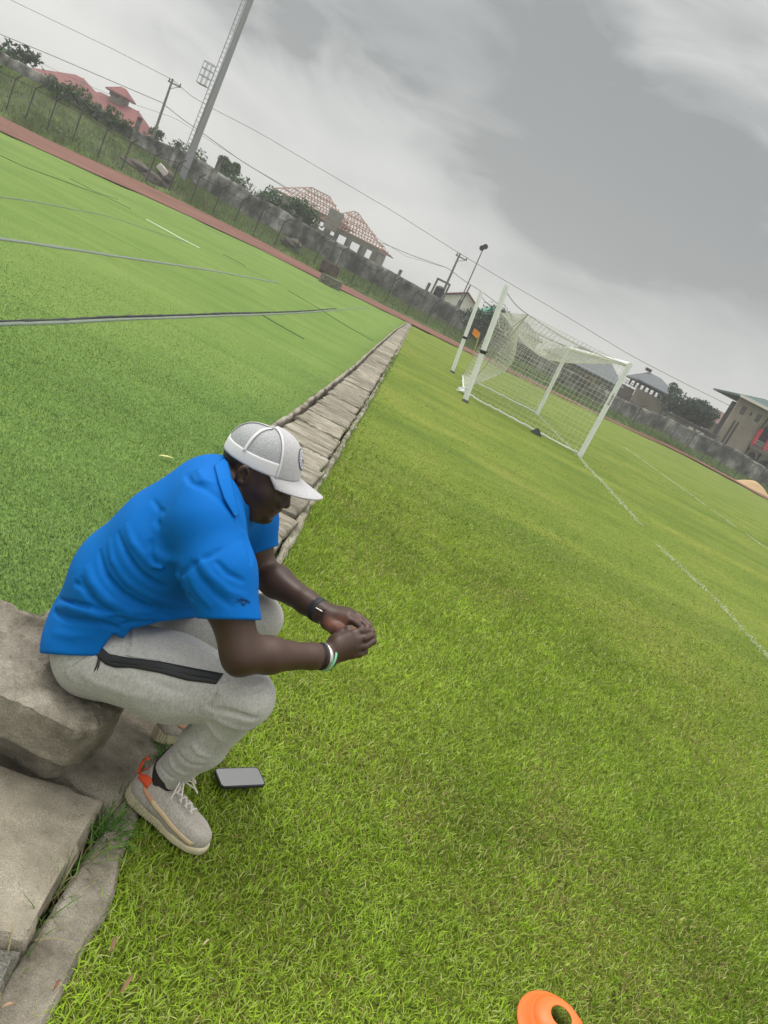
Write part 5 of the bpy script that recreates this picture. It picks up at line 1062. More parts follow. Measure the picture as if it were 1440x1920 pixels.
# ---- head (local: x forward, y to his left, z up)
HS = 1.0
def rotY(a): return np.array([[math.cos(a), 0, math.sin(a)], [0, 1, 0], [-math.sin(a), 0, math.cos(a)]])
def rotZ(a): return np.array([[math.cos(a), -math.sin(a), 0], [math.sin(a), math.cos(a), 0], [0, 0, 1]])
def rotX(a): return np.array([[1, 0, 0], [0, math.cos(a), -math.sin(a)], [0, math.sin(a), math.cos(a)]])
HR = rotZ(R(-3))@rotY(R(8))@rotX(R(0))
earW = A(456, 891, 1.785)
HC = earW - HR@(np.array([-.012, -.074, -.030])*HS)
def H2W(q): return HC+(np.asarray(q)*HS)@HR.T
def head(pw):
    p = ((pw-HC)@HR)/HS; ay = p.copy(); ay[:, 1] = np.abs(ay[:, 1])
    d = ell(p, (-.008, 0, .0), (.097, .075, .088))
    d = smin(d, ell(p, (.040, 0, -.050), (.052, .058, .070)), .03)
    d = smin(d, rcone(ay, np.array([-.005, .046, -.055]), np.array([.055, .022, -.112]), .020, .020), .035)
    d = smin(d, ell(p, (.074, 0, -.112), (.022, .022, .017)), .02)
    d = smin(d, rcone(p, np.array([.052, 0, -.085]), np.array([.066, 0, -.10]), .034, .026), .02)
    d = smin(d, rcone(ay, np.array([.082, .006, -.006]), np.array([.066, .044, -.006]), .012, .010), .018)
    d = smin(d, ell(ay, (.052, .042, -.045), (.026, .020, .022)), .02)
    so = ell(ay, (.098, .030, -.024), (.022, .020, .013)); d = smax(d, -so, .016)
    d = smin(d, ell(ay, (.069, .031, -.024), (.0135, .0145, .0115)), .006)
    d = smin(d, rcone(p, np.array([.083, 0, -.012]), np.array([.104, 0, -.052]), .008, .0115), .014)
    d = smin(d, ell(ay, (.094, .0135, -.057), (.012, .0085, .0085)), .008)
    d = smax(d, -ell(ay, (.100, .0085, -.066), (.006, .004, .004)), .003)
    d = smin(d, ell(p, (.082, 0, -.076), (.020, .026, .013)), .012)
    d = smin(d, ell(p, (.0925, 0, -.0775), (.0095, .023, .0062)), .005)
    d = smin(d, ell(p, (.0905, 0, -.0905), (.0095, .020, .0070)), .005)
    d = smax(d, -ell(p, (.104, 0, -.0838), (.015, .024, .0014)), .003)
    d = smax(d, -ell(p, (.094, 0, -.1015), (.008, .018, .005)), .006)
    eq = (p-np.array([-.012, -.079, -.028])); eq = eq@rotZ(R(-18)).T@rotY(R(-12)); ey = (p-np.array([-.012, .079, -.028])); ey[:, 1] *= -1; ey = ey@rotZ(R(-18)).T@rotY(R(-12))
    for e in (eq/.82, ey/.82):
        out = ell(e, (0, 0, 0), (.020, .0085, .033)); out = smax(out, -ell(e, (.003, -.008, .002), (.0125, .0075, .023)), .004)
        rim = np.abs(ell(e, (.0, 0, 0), (.018, .012, .030)))-.0026; rim = np.maximum(rim, np.abs(e[:, 1]+.004)-.004); out = smin(out, rim, .003)
        out = smin(out, ell(e, (.013, -.004, -.006), (.004, .004, .007)), .004); d = smin(d, out*.82, .006)
    nb = (A(418, 925, YM+.01)-HC)@HR/HS; d = smin(d, rcone(p, np.array([-.025, 0, -.055]), nb, .056, .060), .022)
    d = smin(d, rcone(p, np.array([-.025, 0, -.055]), nb, .054, .062), .022)
    return d*HS
# ---- arms
def arms(p):
    d = chain(p, [shoR, shoR*.45+elbR*.55+[.004, 0, 0], elbR], [.058, .054, .042], .03)
    fm_ = elbR*.70+wriR*.30+[0, 0, .001]; d = smin(d, chain(p, [elbR, fm_, wriR*.82+elbR*.18, wriR], [.040, .0415, .029, .0265], .02), .030)
    d = smin(d, ell(p, A(446, 1246, 1.585), (.016, .018, .016)), .03)
    e = chain(p, [shoL, shoL*.4+elbL*.6, elbL], [.056, .052, .044], .03); fl = elbL*.68+wriL*.32
    e = smin(e, chain(p, [elbL, fl, wriL*.8+elbL*.2, wriL], [.044, .0445, .031, .027], .02), .030); return np.minimum(d, e)
def inner(p):
    d = arms(p); d = smin(d, chain(p, [Tp[0], Tp[2], Tp[3], Tp[5]], [.07, .07, .08, .05], .03), .03); d = smin(d, chain(p, [shoR, Tp[4], shoL], [.05, .05, .05], .03), .03); d = smin(d, chain(p, [hipR, Tp[0], hipL], [.05, .05, .05], .03), .03)
    for a, b, c in ((hipR, kneR, ankR), (hipL, kneL, ankL)): d = smin(d, chain(p, [a, b, c], [.05, .035, .028], .02), .02)
    return smin(d, rcone(p, A(415, 925, YM), A(432, 908, YM), .05, .05), .02)
# ---- hands
def fingers(p, L_, k=.006):
    d = None
    for pts, rs in L_:
        e = chain(p, [A(*q) for q in pts], [r_*.88 for r_ in rs], .004); d = e if d is None else smin(d, e, .0012)
    return d
HRs = 1.0
RF = [([(664, 1189, 1.765), (677, 1183, 1.772), (689, 1183, 1.787), (688, 1191, 1.802)], [.0105, .0100, .0090, .0078]),
      ([(668, 1200, 1.756), (684, 1196, 1.764), (697, 1192, 1.785), (696, 1187, 1.805)], [.0108, .0102, .0092, .0080]),
      ([(667, 1213, 1.752), (684, 1212, 1.760), (700, 1203, 1.780), (701, 1194, 1.798)], [.0105, .0100, .0090, .0078]),
      ([(661, 1226, 1.752), (674, 1226, 1.760), (684, 1221, 1.776), (686, 1213, 1.790)], [.0110, .0102, .0092, .0080])]
def handR(p):
    c0, c1 = A(634, 1211, 1.752), A(660, 1207, 1.758)
    d = chain(p, [wriR-(wriR-elbR)*.12, wriR, A(628, 1217, 1.748)], [.0270, .0262, .0250], .02)
    for a, b, r0_, r1_2 in (((637, 1203, 1.76), (665, 1190, 1.766), .020, .0130), ((638, 1210, 1.753), (668, 1201, 1.757), .021, .0135), ((638, 1218, 1.75), (667, 1213, 1.753), .021, .0132), ((638, 1226, 1.752), (661, 1226, 1.753), .018, .0125)):
        d = smin(d, rcone(p, A(*a), A(*b), r0_, r1_2), .014)
    d = smin(d, fingers(p, RF), .006)
    th = chain(p, [A(627, 1203, 1.772), A(641, 1188, 1.782), A(654, 1181, 1.786), A(663, 1181, 1.792)], [.018, .0128, .0108, .0085], .006); return smin(d, th, .009)
LF = [([(652, 1160, 1.862), (668, 1169, 1.845), (679, 1178, 1.822), (676, 1184, 1.808)], [.0108, .0100, .0092, .0080]),
      ([(656, 1153, 1.874), (674, 1163, 1.862), (689, 1176, 1.842), (688, 1187, 1.822)], [.0110, .0102, .0094, .0082]),
      ([(654, 1148, 1.890), (673, 1156, 1.882), (692, 1171, 1.862), (699, 1184, 1.838)], [.0105, .0100, .0092, .0080]),
      ([(648, 1146, 1.905), (664, 1151, 1.900), (680, 1161, 1.888), (690, 1173, 1.868)], [.0098, .0088, .0080, .0070])]
def handL(p):
    d = chain(p, [wriL-(wriL-elbL)*.12, wriL, A(616, 1154, 1.892)], [.0285, .0275, .0255], .02)
    for a, b, r0_, r1_2 in (((620, 1160, 1.882), (652, 1160, 1.864), .021, .0135), ((620, 1155, 1.89), (656, 1154, 1.876), .021, .0135), ((622, 1152, 1.90), (655, 1149, 1.890), .020, .0130), ((622, 1150, 1.91), (648, 1147, 1.904), .018, .0120)):
        d = smin(d, rcone(p, A(*a), A(*b), r0_, r1_2), .014)
    d = smin(d, rcone(p, A(622, 1166, 1.880), A(650, 1169, 1.858), .017, .012), .012); d = smin(d, fingers(p, LF), .005)
    th = chain(p, [A(615, 1168, 1.872), A(628, 1178, 1.850), A(644, 1183, 1.826), A(656, 1184, 1.808)], [.020, .0165, .0115, .0095], .008); return smin(d, th, .010)

def skin_cols(V, tone=1.0):
    c = np.array([.058, .030, .020])*tone; n_ = len(V); k = 1+.16*bump_noise(V, 14, 31)[:, None]+.10*bump_noise(V, 55, 33)[:, None]; return c*k
person = thing('person', 'seated man in bright blue polo shirt, grey trousers and pale cap', 'person', (-.45, 1.80, .27))
parts = []
def box_of(pts, m_): P_ = np.array(pts); return P_.min(0)-m_, P_.max(0)+m_
FAST = 1.0
def boxed(f, pts, m_):
    lo, hi = box_of(pts, m_)
    def g(p):
        q = np.maximum(np.maximum(lo-p, p-hi), 0); dd = np.sqrt((q*q).sum(1)); out = dd+.012; s_ = dd <= 0
        if s_.any(): out[s_] = f(p[s_])
        return out
    return g
RFp = [A(*q) for L_ in RF for q in L_[0]]+[wriR, A(630, 1219, 1.75)]; LFp = [A(*q) for L_ in LF for q in L_[0]]+[wriL, A(620, 1175, 1.87)]
bH = boxed(head, [HC-[.11, .09, .17], HC+[.13, .09, .11], A(418, 925, YM)], .012); bR = boxed(handR, RFp, .034); bL = boxed(handL, LFp, .034); bI = boxed(inner, [shoR, shoL, elbR, elbL, wriR, wriL, ankR, ankL, hipR, hipL, kneR, kneL, Tp[0], Tp[-1]], .08)
def whole(p): return smin(smin(bI(p), bH(p), .006), np.minimum(bR(p), bL(p)), .006)
lo_, hi_ = box_of([shoR, shoL, elbR, elbL, ankR, ankL, hipR, kneR, kneL, Tp[0], HC+[.14, .1, .11]]+RFp+LFp, .07); Vb, Fb = net_mesh(whole, lo_, hi_, .0023*FAST)
# keep only the connected body
lab = np.arange(len(Vb))
for _ in range(400):
    m4 = lab[Fb].min(1); new = lab.copy(); np.minimum.at(new, Fb.ravel(), np.repeat(m4, 4)); new = new[new]
    if (new == lab).all(): break
    lab = new
big = np.bincount(lab).argmax(); Fb = Fb[lab[Fb[:, 0]] == big]; used = np.unique(Fb); rm = np.full(len(Vb), -1); rm[used] = np.arange(len(used)); Vb = Vb[used]; Fb = rm[Fb]
cb = skin_cols(Vb); ql = (Vb-HC)@HR/HS; hd = (ql[:, 0] > -.12) & (ql[:, 0] < .14) & (np.abs(ql[:, 1]) < .10) & (ql[:, 2] > -.135) & (Vb[:, 2] > .80)
ch = cb; ch[hd] *= .90
hair = hd & (((ql[:, 0] < .045-.35*np.abs(ql[:, 2])) & (ql[:, 2] > -.030) & (np.hypot(ql[:, 0]+.012, ql[:, 2]+.028) > .036)) | ((ql[:, 0] < -.040) & (ql[:, 2] > -.062)))
hair &= (ql[:, 2] > -.07) & (ql[:, 0] < .012); ch[hair] *= .40
beard = hd & (ql[:, 0] > .055) & (ql[:, 2] < -.098) & (np.abs(ql[:, 1]) < .035); ch[beard] *= .45
mous = hd & (ql[:, 0] > .088) & (ql[:, 2] < -.066) & (ql[:, 2] > -.073); ch[mous] *= .6
lips = hd & (ql[:, 0] > .086) & (ql[:, 2] < -.072) & (ql[:, 2] > -.098) & (np.abs(ql[:, 1]) < .024); ch[lips] = ch[lips]*[1.8, 1.5, 1.5]
brow = hd & (ql[:, 0] > .06) & (np.abs(ql[:, 2]+.004) < .005) & (np.abs(ql[:, 1]) > .010) & (np.abs(ql[:, 1]) < .048); ch[brow] *= .4
lid = hd & (((np.abs(ql[:, 1])-.031)/.0125)**2+((ql[:, 2]+.029)/.0022)**2 < 1) & (ql[:, 0] > .06); ch[lid] *= .25
gl = lambda c, w: np.exp(-(np.linalg.norm(Vb-c, axis=1)/w)**2)
pal = .75*np.maximum(gl(A(618, 1176, 1.845), .024), gl(A(636, 1182, 1.825), .018))                      # palms are lighter
for (pts, rs) in LF[1:]:
    for q in pts[1:]: pal = np.maximum(pal, .8*gl(A(*q)+np.array([-.004, -.008, -.004]), .0085))
pal = np.maximum(pal, .40*gl(A(640, 1166, 1.85), .020)); pal = np.maximum(pal, .8*gl(A(661, 1180, 1.79), .009)); pal = np.clip(pal, 0, 1)[:, None]; cb = cb*(1-pal)+np.array([.27, .105, .062])*pal
M['skin'] = mat('dark_skin', (.07, .035, .022), .46, attr='col', bump=.10, bscale=420, bdist=.001, spec=.42, sss=.06)
skin_mesh = np_mesh('body', Vb, Fb, cb)
link('body', skin_mesh, M['skin'], person, True)
# ---- clothes
def cloth_mat(name, col, rough, sheen, weave, heather=0.0, spec=.2, wr=.0):
    m = mat(name, col, rough, spec=spec, sheen=sheen, var=0); t = m.node_tree; b = t.nodes['Principled BSDF']; v = t.nodes.new('ShaderNodeTexCoord').outputs['Object']
    if heather:
        mm = t.nodes.new('ShaderNodeMapping'); mm.inputs['Scale'].default_value = (1, 1, .35); mm.inputs['Rotation'].default_value = (.3, .8, .2); t.links.new(v, mm.inputs[0])
        n_ = nd(t, 'ShaderNodeTexNoise', Scale=260.0, Detail=4.0, Roughness=.7); t.links.new(mm.outputs[0], n_.inputs['Vector']); n2_ = nd(t, 'ShaderNodeTexNoise', Scale=45.0, Detail=5.0); t.links.new(mm.outputs[0], n2_.inputs['Vector'])
        f = mth(t, 'ADD', mth(t, 'MULTIPLY', n_.outputs['Fac'], .86), mth(t, 'MULTIPLY', n2_.outputs['Fac'], .14)); c = np.array(col)
        cr = ramp(t, f, [(.38, tuple(c*(1-heather))), (.5, tuple(c)), (.64, tuple(c*(1+heather*.7)))]); t.links.new(cr, b.inputs['Base Color'])
    n_ = nd(t, 'ShaderNodeTexNoise', Scale=weave, Detail=3.0); t.links.new(v, n_.inputs['Vector']); n3 = nd(t, 'ShaderNodeTexNoise', Scale=22.0, Detail=4.0, Distortion=.6); t.links.new(v, n3.inputs['Vector'])
    hh = mth(t, 'ADD', mth(t, 'MULTIPLY', n_.outputs['Fac'], .25), mth(t, 'MULTIPLY', n3.outputs['Fac'], wr))
    bp = t.nodes.new('ShaderNodeBump'); bp.inputs['Strength'].default_value = .35; bp.inputs['Distance'].default_value = .004; t.links.new(hh, bp.inputs['Height']); t.links.new(bp.outputs[0], b.inputs['Normal']); return m
M['blue'] = cloth_mat('blue_polyester', (.0004, .125, .455), .7, .0, 900, 0, .12, 1.2); M['greyc'] = cloth_mat('heather_grey', (.42, .41, .39), .9, .2, 700, .22, .15, 1.0)
lo_, hi_ = box_of([shoR, slvR, slvL, shoL, *Tp], .15); lo_[2] = .24; Vs, Fs_ = net_mesh(shirt, lo_, hi_, .0032*FAST)
sh_o = link('polo_shirt', np_mesh('polo_shirt', Vs, Fs_), M['blue'], person, True)
lo_, hi_ = box_of([hipR+[-.06, 0, 0], hipL, kneR, kneL, ankR, ankL, Tp[0], Tp[1]], .14); lo_[2] = .05; Vt, Ft = net_mesh(trousers, lo_, hi_, .0034*FAST)
tr_o = link('trousers', np_mesh('trousers', Vt, Ft), M['greyc'], person, True)
# patches that follow a surface: outline given along two edges
def patch(name, f, edge_a, edge_b, n, mrow, m, par, off=.0015, th=.002):
    def rs2(P_, n_): P_ = np.array(P_, float); d_ = np.r_[0, np.cumsum(np.linalg.norm(np.diff(P_, axis=0), axis=1))]; u_ = np.linspace(0, d_[-1], n_); return np.stack([np.interp(u_, d_, P_[:, k]) for k in (0, 1)], 1)
    a, b = rs2(edge_a, n), rs2(edge_b, n); t = np.linspace(0, 1, mrow)[None, :, None]; G = (a[:, None]*(1-t)+b[:, None]*t).reshape(-1, 2); V = march_many(f, G, off)
    k = np.arange(n*mrow).reshape(n, mrow); Fq = np.stack([k[:-1, :-1], k[:-1, 1:], k[1:, 1:], k[1:, :-1]], 2).reshape(-1, 4); o = link(name, np_mesh(name, V, Fq), m, par, True)
    so_ = o.modifiers.new('thick', 'SOLIDIFY'); so_.thickness = th; so_.offset = 0; return o
def tube_on(name, f, pts, r, m, par, off=.0):
    P_ = march_many(f, pts, off); P_ = resample(P_, len(pts)*4); m_ = MB(); m_.tube([tuple(q) for q in P_], r, 6); return m_.build(name, m, par, True)
M['zip'] = mat('black_zip', (.012, .013, .015), .55, spec=.4)
patch('pocket_tape', trousers, [(178, 1224), (190, 1213), (205, 1226), (235, 1232), (300, 1240), (360, 1252), (419, 1263)], [(186, 1236), (198, 1246), (215, 1252), (245, 1252), (300, 1262), (350, 1276), (405, 1283)], 60, 6, M['zip'], tr_o, .0018, .002)
tube_on('zip_teeth', trousers, [(205, 1238), (240, 1243), (300, 1252), (360, 1265), (408, 1273)], .0016, M['black'], tr_o, .0035)
m_ = MB(); zp = march(trousers, 188, 1229); m_.tube([zp+[0, -.008, 0], A(182, 1246, zp[1]-.012), A(175, 1264, zp[1]-.012)], [.0016, .0018, .0020], 6); m_.tube([zp+[.004, -.008, 0], A(185, 1248, zp[1]-.012), A(179, 1269, zp[1]-.012)], [.0012, .0014, .0016], 6); m_.build('zip_pull', M['black'], tr_o, True)
M['seam'] = mat('seam_thread', (.20, .20, .19), .9)
for pts in ([(122, 1262), (140, 1245), (160, 1232), (172, 1226)], [(397, 1340), (398, 1318), (408, 1296), (418, 1276)], [(236, 1229), (262, 1234), (300, 1238)], [(290, 1466), (300, 1474), (330, 1478), (362, 1474), (388, 1458)][0:0]):
    if pts: tube_on('seam', trousers, pts, .0008, M['seam'], tr_o, .0002)
# collar
col_o = patch('collar', lambda p: np.minimum(shirt0(p), 9), [(402, 872), (406, 888), (411, 908), (421, 936), (432, 955), (441, 970)], [(420, 861), (427, 868), (431, 885), (435, 908), (440, 934), (447, 966)], 34, 8, M['blue'], sh_o, .0045, .004)
for pts in ([(370, 1152), (400, 1157), (440, 1157), (481, 1154)], [(90, 1219), (130, 1223), (186, 1223)]): tube_on('hem_stitch', shirt, pts, .0007, mat('blue_thread', (.003, .12, .45), .8), sh_o, .0)
# ------------------------------------------------------------ lettering on the sleeve
def text_patch(txt, f, to_px, m, par, name, off=.0012):
    cu = bpy.data.curves.new('t', 'FONT'); cu.body = txt; cu.size = 1; cu.align_x = 'CENTER'; cu.offset = .018; cu.resolution_u = 3; ob = bpy.data.objects.new('t', cu); S.collection.objects.link(ob)
    bpy.context.view_layer.update(); me0 = ob.evaluated_get(bpy.context.evaluated_depsgraph_get()).to_mesh(); bm = bmesh.new(); bm.from_mesh(me0); bmesh.ops.triangulate(bm, faces=bm.faces)
    bmesh.ops.subdivide_edges(bm, edges=[e for e in bm.edges if e.calc_length() > .12], cuts=1); bmesh.ops.triangulate(bm, faces=bm.faces)
    co = np.array([v.co[:] for v in bm.verts]); Fq = np.array([[v.index for v in fc.verts] for fc in bm.faces]); bm.free(); bpy.data.objects.remove(ob, do_unlink=True); bpy.data.curves.remove(cu)
    V = march_many(f, [to_px(c[0], c[1]) for c in co], off); return link(name, np_mesh(name, V, Fq), m, par)
M['embroid'] = mat('navy_thread', (.004, .012, .035), .8)
def arc_px(u, v):          # gentle arch, 30 photo pixels wide
    s_ = 7.6; x = u*s_; y = -(v-.35)*s_*1.25 + .016*x*x*1.6; a_ = R(2); return 456+x*math.cos(a_)-y*math.sin(a_), 1124+x*math.sin(a_)+y*math.cos(a_)
text_patch('Callaway', shirt, arc_px, M['embroid'], sh_o, 'sleeve_lettering')
patch('sleeve_mark', shirt, [(451.5, 1129), (456.5, 1137), (463, 1128)], [(453.5, 1129), (457, 1134), (461, 1128)], 9, 3, M['embroid'], sh_o, .0012, .001)

# ------------------------------------------------------------ cap
M['capw'] = mat('white_cotton', (.66, .65, .66), .85, bump=.2, bscale=600, bdist=.001); M['caph'] = cloth_mat('heather_cap', (.43, .42, .43), .9, .2, 900, .13, .15, .2)
M['capu'] = mat('visor_underside', (.42, .42, .42), .9); M['navy'] = mat('navy_patch', (.012, .012, .06), .8); M['patchw'] = mat('patch_white', (.62, .61, .66), .85)
def mesh_fabric():
    m = mat('cap_mesh_fabric', (.42, .425, .43), .8); t = m.node_tree; b = t.nodes['Principled BSDF']; v = t.nodes.new('ShaderNodeTexCoord').outputs['Object']
    vo = nd(t, 'ShaderNodeTexVoronoi', Scale=420.0); t.links.new(v, vo.inputs['Vector']); c = ramp(t, vo.outputs['Distance'], [(.15, (.20, .205, .215)), (.42, (.31, .315, .325)), (.6, (.38, .385, .395))]); t.links.new(c, b.inputs['Base Color']); return m
M['capm'] = mesh_fabric()
CT = 16                                          # cap sits a little tipped back on the head
CR = rotY(R(-9)); C0 = np.array([-.006, 0, .003])
def dome(phi, t, off=0.0):
    """phi 0 = front, t 0 = rim .. 1 = crown"""
    rx = np.where(np.cos(phi) > 0, .103, .101)+off; ry = .081+off; hz_ = .090+.012*np.maximum(np.cos(phi), 0)+off
    a = t*math.pi/2; c_ = np.cos(a)**.72; s_ = np.sin(a)**1.0; fr_ = np.maximum(np.cos(phi), 0)**2
    c_ = c_*(1-fr_*.0)+0; q = np.stack([rx*np.cos(phi)*c_-.006*t, ry*np.sin(phi)*c_, -.004+hz_*s_], -1)
    return H2W(C0+q@CR.T)
def dome_patch(name, ph0, ph1, t0, t1, m, par, off=0.0, th=.0022, n=26, k=22):
    ph, t = np.meshgrid(np.linspace(ph0, ph1, n), np.linspace(t0, t1, k), indexing='ij'); V = dome(ph, t, off).reshape(-1, 3); q = np.arange(n*k).reshape(n, k)
    o = link(name, np_mesh(name, V, np.stack([q[:-1, :-1], q[1:, :-1], q[1:, 1:], q[:-1, 1:]], 2).reshape(-1, 4)), m, par, True); s_ = o.modifiers.new('thick', 'SOLIDIFY'); s_.thickness = th; s_.offset = 1; return o
cap = thing('cap', None, None, H2W((0, 0, .06))-np.array(person.location)); cap.parent = person
F0 = R(52); B1_, B2_ = R(108), R(155)
dome_patch('front_panel', -F0, F0, .0, .985, M['caph'], cap, 0, n=44)
for s_ in (-1, 1):
    dome_patch('mesh_panel', s_*F0, s_*B1_, .20, .985, M['capm'], cap)
    dome_patch('mesh_panel', s_*B1_, s_*R(180), .20, .985, M['capm'], cap)
    dome_patch('cap_band', s_*F0, s_*R(180), .0, .235, M['capw'], cap, .0012, n=40, k=8)
def rib(phi, w, off=.0022, t0=0.0):
    t = np.linspace(t0, .98, 26); rr = []
    for s_ in (-1, 1): rr.append(dome(phi+s_*w/np.maximum(np.cos(t*math.pi/2)**.72, .12)/.09, t, off))
    V = np.concatenate(rr); i = np.arange(25); return np_mesh('seam_tape', V, np.stack([i, i+26, i+27, i+1], 1))
for ph in (-F0, F0, -B1_, B1_, math.pi):
    o = link('seam_tape', rib(ph, .0032 if abs(abs(ph)-B1_) < .1 else .0022, t0=0 if abs(ph) == F0 else .2), M['capw'], cap, True); q = o.modifiers.new('thick', 'SOLIDIFY'); q.thickness = .0015; q.offset = 1
t = np.linspace(0, .98, 26); m_ = MB(); m_.tube([tuple(q) for q in dome(np.zeros(26), t, .0012)], .0009, 5); m_.build('front_seam', M['caph'], cap, True)
bt = H2W(C0+np.array([-.006, 0, .088+.003])@CR.T); m_ = MB(); m_.tube([bt+HR@np.array([0, 0, -.003]), bt+HR@np.array([0, 0, .001]), bt+HR@np.array([0, 0, .0038])], [.0075, .0072, .003], 14); m_.build('button', M['caph'], cap, True)
# visor: grows out of the front rim, bends down at the sides
nu, nv = 36, 14; ph, v = np.meshgrid(np.linspace(-R(62), R(62), nu), np.linspace(0, 1, nv), indexing='ij')
rim = np.stack([.103*np.cos(ph), .081*np.sin(ph), -.004+0*ph], -1); ext = (.076*np.cos(ph*1.32).clip(0)**.55)
G = rim+np.stack([v*ext*1.0, v*ext*.10*np.sin(ph), -v*ext*.16-.020*(np.abs(np.sin(ph))**2)*v*1.2], -1); G[..., 2] += .004*(1-v)*0
V = H2W(C0+G.reshape(-1, 3)@CR.T); k = np.arange(nu*nv).reshape(nu, nv); vz = link('visor', np_mesh('visor', V, np.stack([k[:-1, :-1], k[:-1, 1:], k[1:, 1:], k[1:, :-1]], 2).reshape(-1, 4)), M['caph'], cap, True)
s_ = vz.modifiers.new('thick', 'SOLIDIFY'); s_.thickness = .0032; s_.offset = 0
# round patch on the front
def disc_on(name, r0, r1, m, off, par, seg=40, a0=0, a1=2*math.pi, cz=.36, cph=0.0):
    a, rr = np.meshgrid(np.linspace(a0, a1, seg), np.linspace(r0, r1, 3), indexing='ij'); ph = cph+rr*np.cos(a)/.088; t = cz+rr*np.sin(a)/.145; V = dome(ph, t, off).reshape(-1, 3); k = np.arange(seg*3).reshape(seg, 3)
    return link(name, np_mesh(name, V, np.stack([k[:-1, :-1], k[:-1, 1:], k[1:, 1:], k[1:, :-1]], 2).reshape(-1, 4)), m, par, True)
bd = disc_on('badge', 0, .0255, M['navy'], .0036, cap); disc_on('badge_ring', .0, .0228, M['patchw'], .0042, bd); disc_on('badge_line', .0140, .0150, M['navy'], .0046, bd)
for k_ in range(18):
    a = 2*math.pi*k_/18
    if k_ % 9 != 4: disc_on('badge_letter', .0168, .0208, M['navy'], .0047, bd, 4, a-.055, a+.055)
for k_, (dx, dz, r_, mm) in enumerate(((0, .004, .004, 'tan'), (-.005, -.003, .003, 'navy'), (.005, -.003, .003, 'navy'), (0, -.008, .0035, 'navy'), (-.003, .009, .002, 'redpaint'), (.006, .006, .002, 'tan'))):
    disc_on('badge_figure', 0, r_, M[mm], .0047, bd, 10, cz=.36+dz/.145, cph=dx/.088)

# ------------------------------------------------------------ watch and bracelets
def band(name, c, ax, r, w, th, m, par, sq=1.0, tilt=None, n=36):
    ax = ax/np.linalg.norm(ax); a = np.cross(ax, [0, 0, 1.]); a /= np.linalg.norm(a); b = np.cross(ax, a)
    if tilt is not None: ax = ax+tilt[0]*a+tilt[1]*b; ax /= np.linalg.norm(ax); a = np.cross(ax, b); a /= np.linalg.norm(a); b = np.cross(ax, a)
    m_ = MB(); v = []; prof = [(-w/2, 0), (-w/2, th*.7), (-w/2+th*.3, th), (w/2-th*.3, th), (w/2, th*.7), (w/2, 0)]
    for k in range(n):
        t = 2*math.pi*k/n
        for s_, h_ in prof: v.append(c+ax*s_+(a*math.cos(t)*(r*sq+h_)+b*math.sin(t)*(r+h_)))
    f = [(k*6+j, k*6+(j+1) % 6, ((k+1) % n)*6+(j+1) % 6, ((k+1) % n)*6+j) for k in range(n) for j in range(6)]; m_.add(v, f); return fix_normals(m_.build(name, m, par, True))
axL = wriL-elbL; axR = wriR-elbR; uL, uR = axL/np.linalg.norm(axL), axR/np.linalg.norm(axR)
wt_ = band('watch_strap', wriL-uL*.010, axL, .0298, .020, .0042, M['black'], person)
M['silver'] = mat('silver', (.62, .60, .57), .28, metal=.9); M['green'] = mat('green_silicone', (.22, .58, .36), .5); M['palegreen'] = mat('pale_green', (.62, .80, .66), .5)
cm_ = A(599, 1146, 1.865); m_ = MB(); d_ = CAM-cm_; d_ /= np.linalg.norm(d_); e1 = A(593, 1141, 1.868); e2 = A(603.5, 1147, 1.866)
wf = lambda p: np.minimum(chain(p, [wriL-uL*.028, wriL+uL*.010], [.0342, .0342]), 9)
p1_, p2_ = march(wf, 592.5, 1140), march(wf, 604, 1147); m_.tube([p1_, p2_], .0022, 6); m_.build('buckle', M['silver'], wt_, True)
for k_ in range(4):
    q1, q2 = march(wf, 596+k_*3.5, 1158-k_*6+2), march(wf, 600+k_*3.5, 1160-k_*6+2); m_ = MB(); m_.tube([q1, q2], .0011, 5); m_.build('strap_groove', M['zip'], wt_)
band('dark_bracelet', wriR-uR*.015, axR, .0300, .0050, .0040, M['black'], person, 1, (.10, -.05)); band('dark_bracelet', wriR-uR*.021, axR, .0302, .0030, .0030, M['black'], person, 1, (.16, -.04))
band('silver_cuff', wriR-uR*.006, axR, .0310, .0100, .0028, M['silver'], person)
gb = band('green_wristband', wriR+uR*.003, axR, .0335, .0060, .0026, M['green'], person, 1, (.10, .20))
for k_ in range(5):
    pass

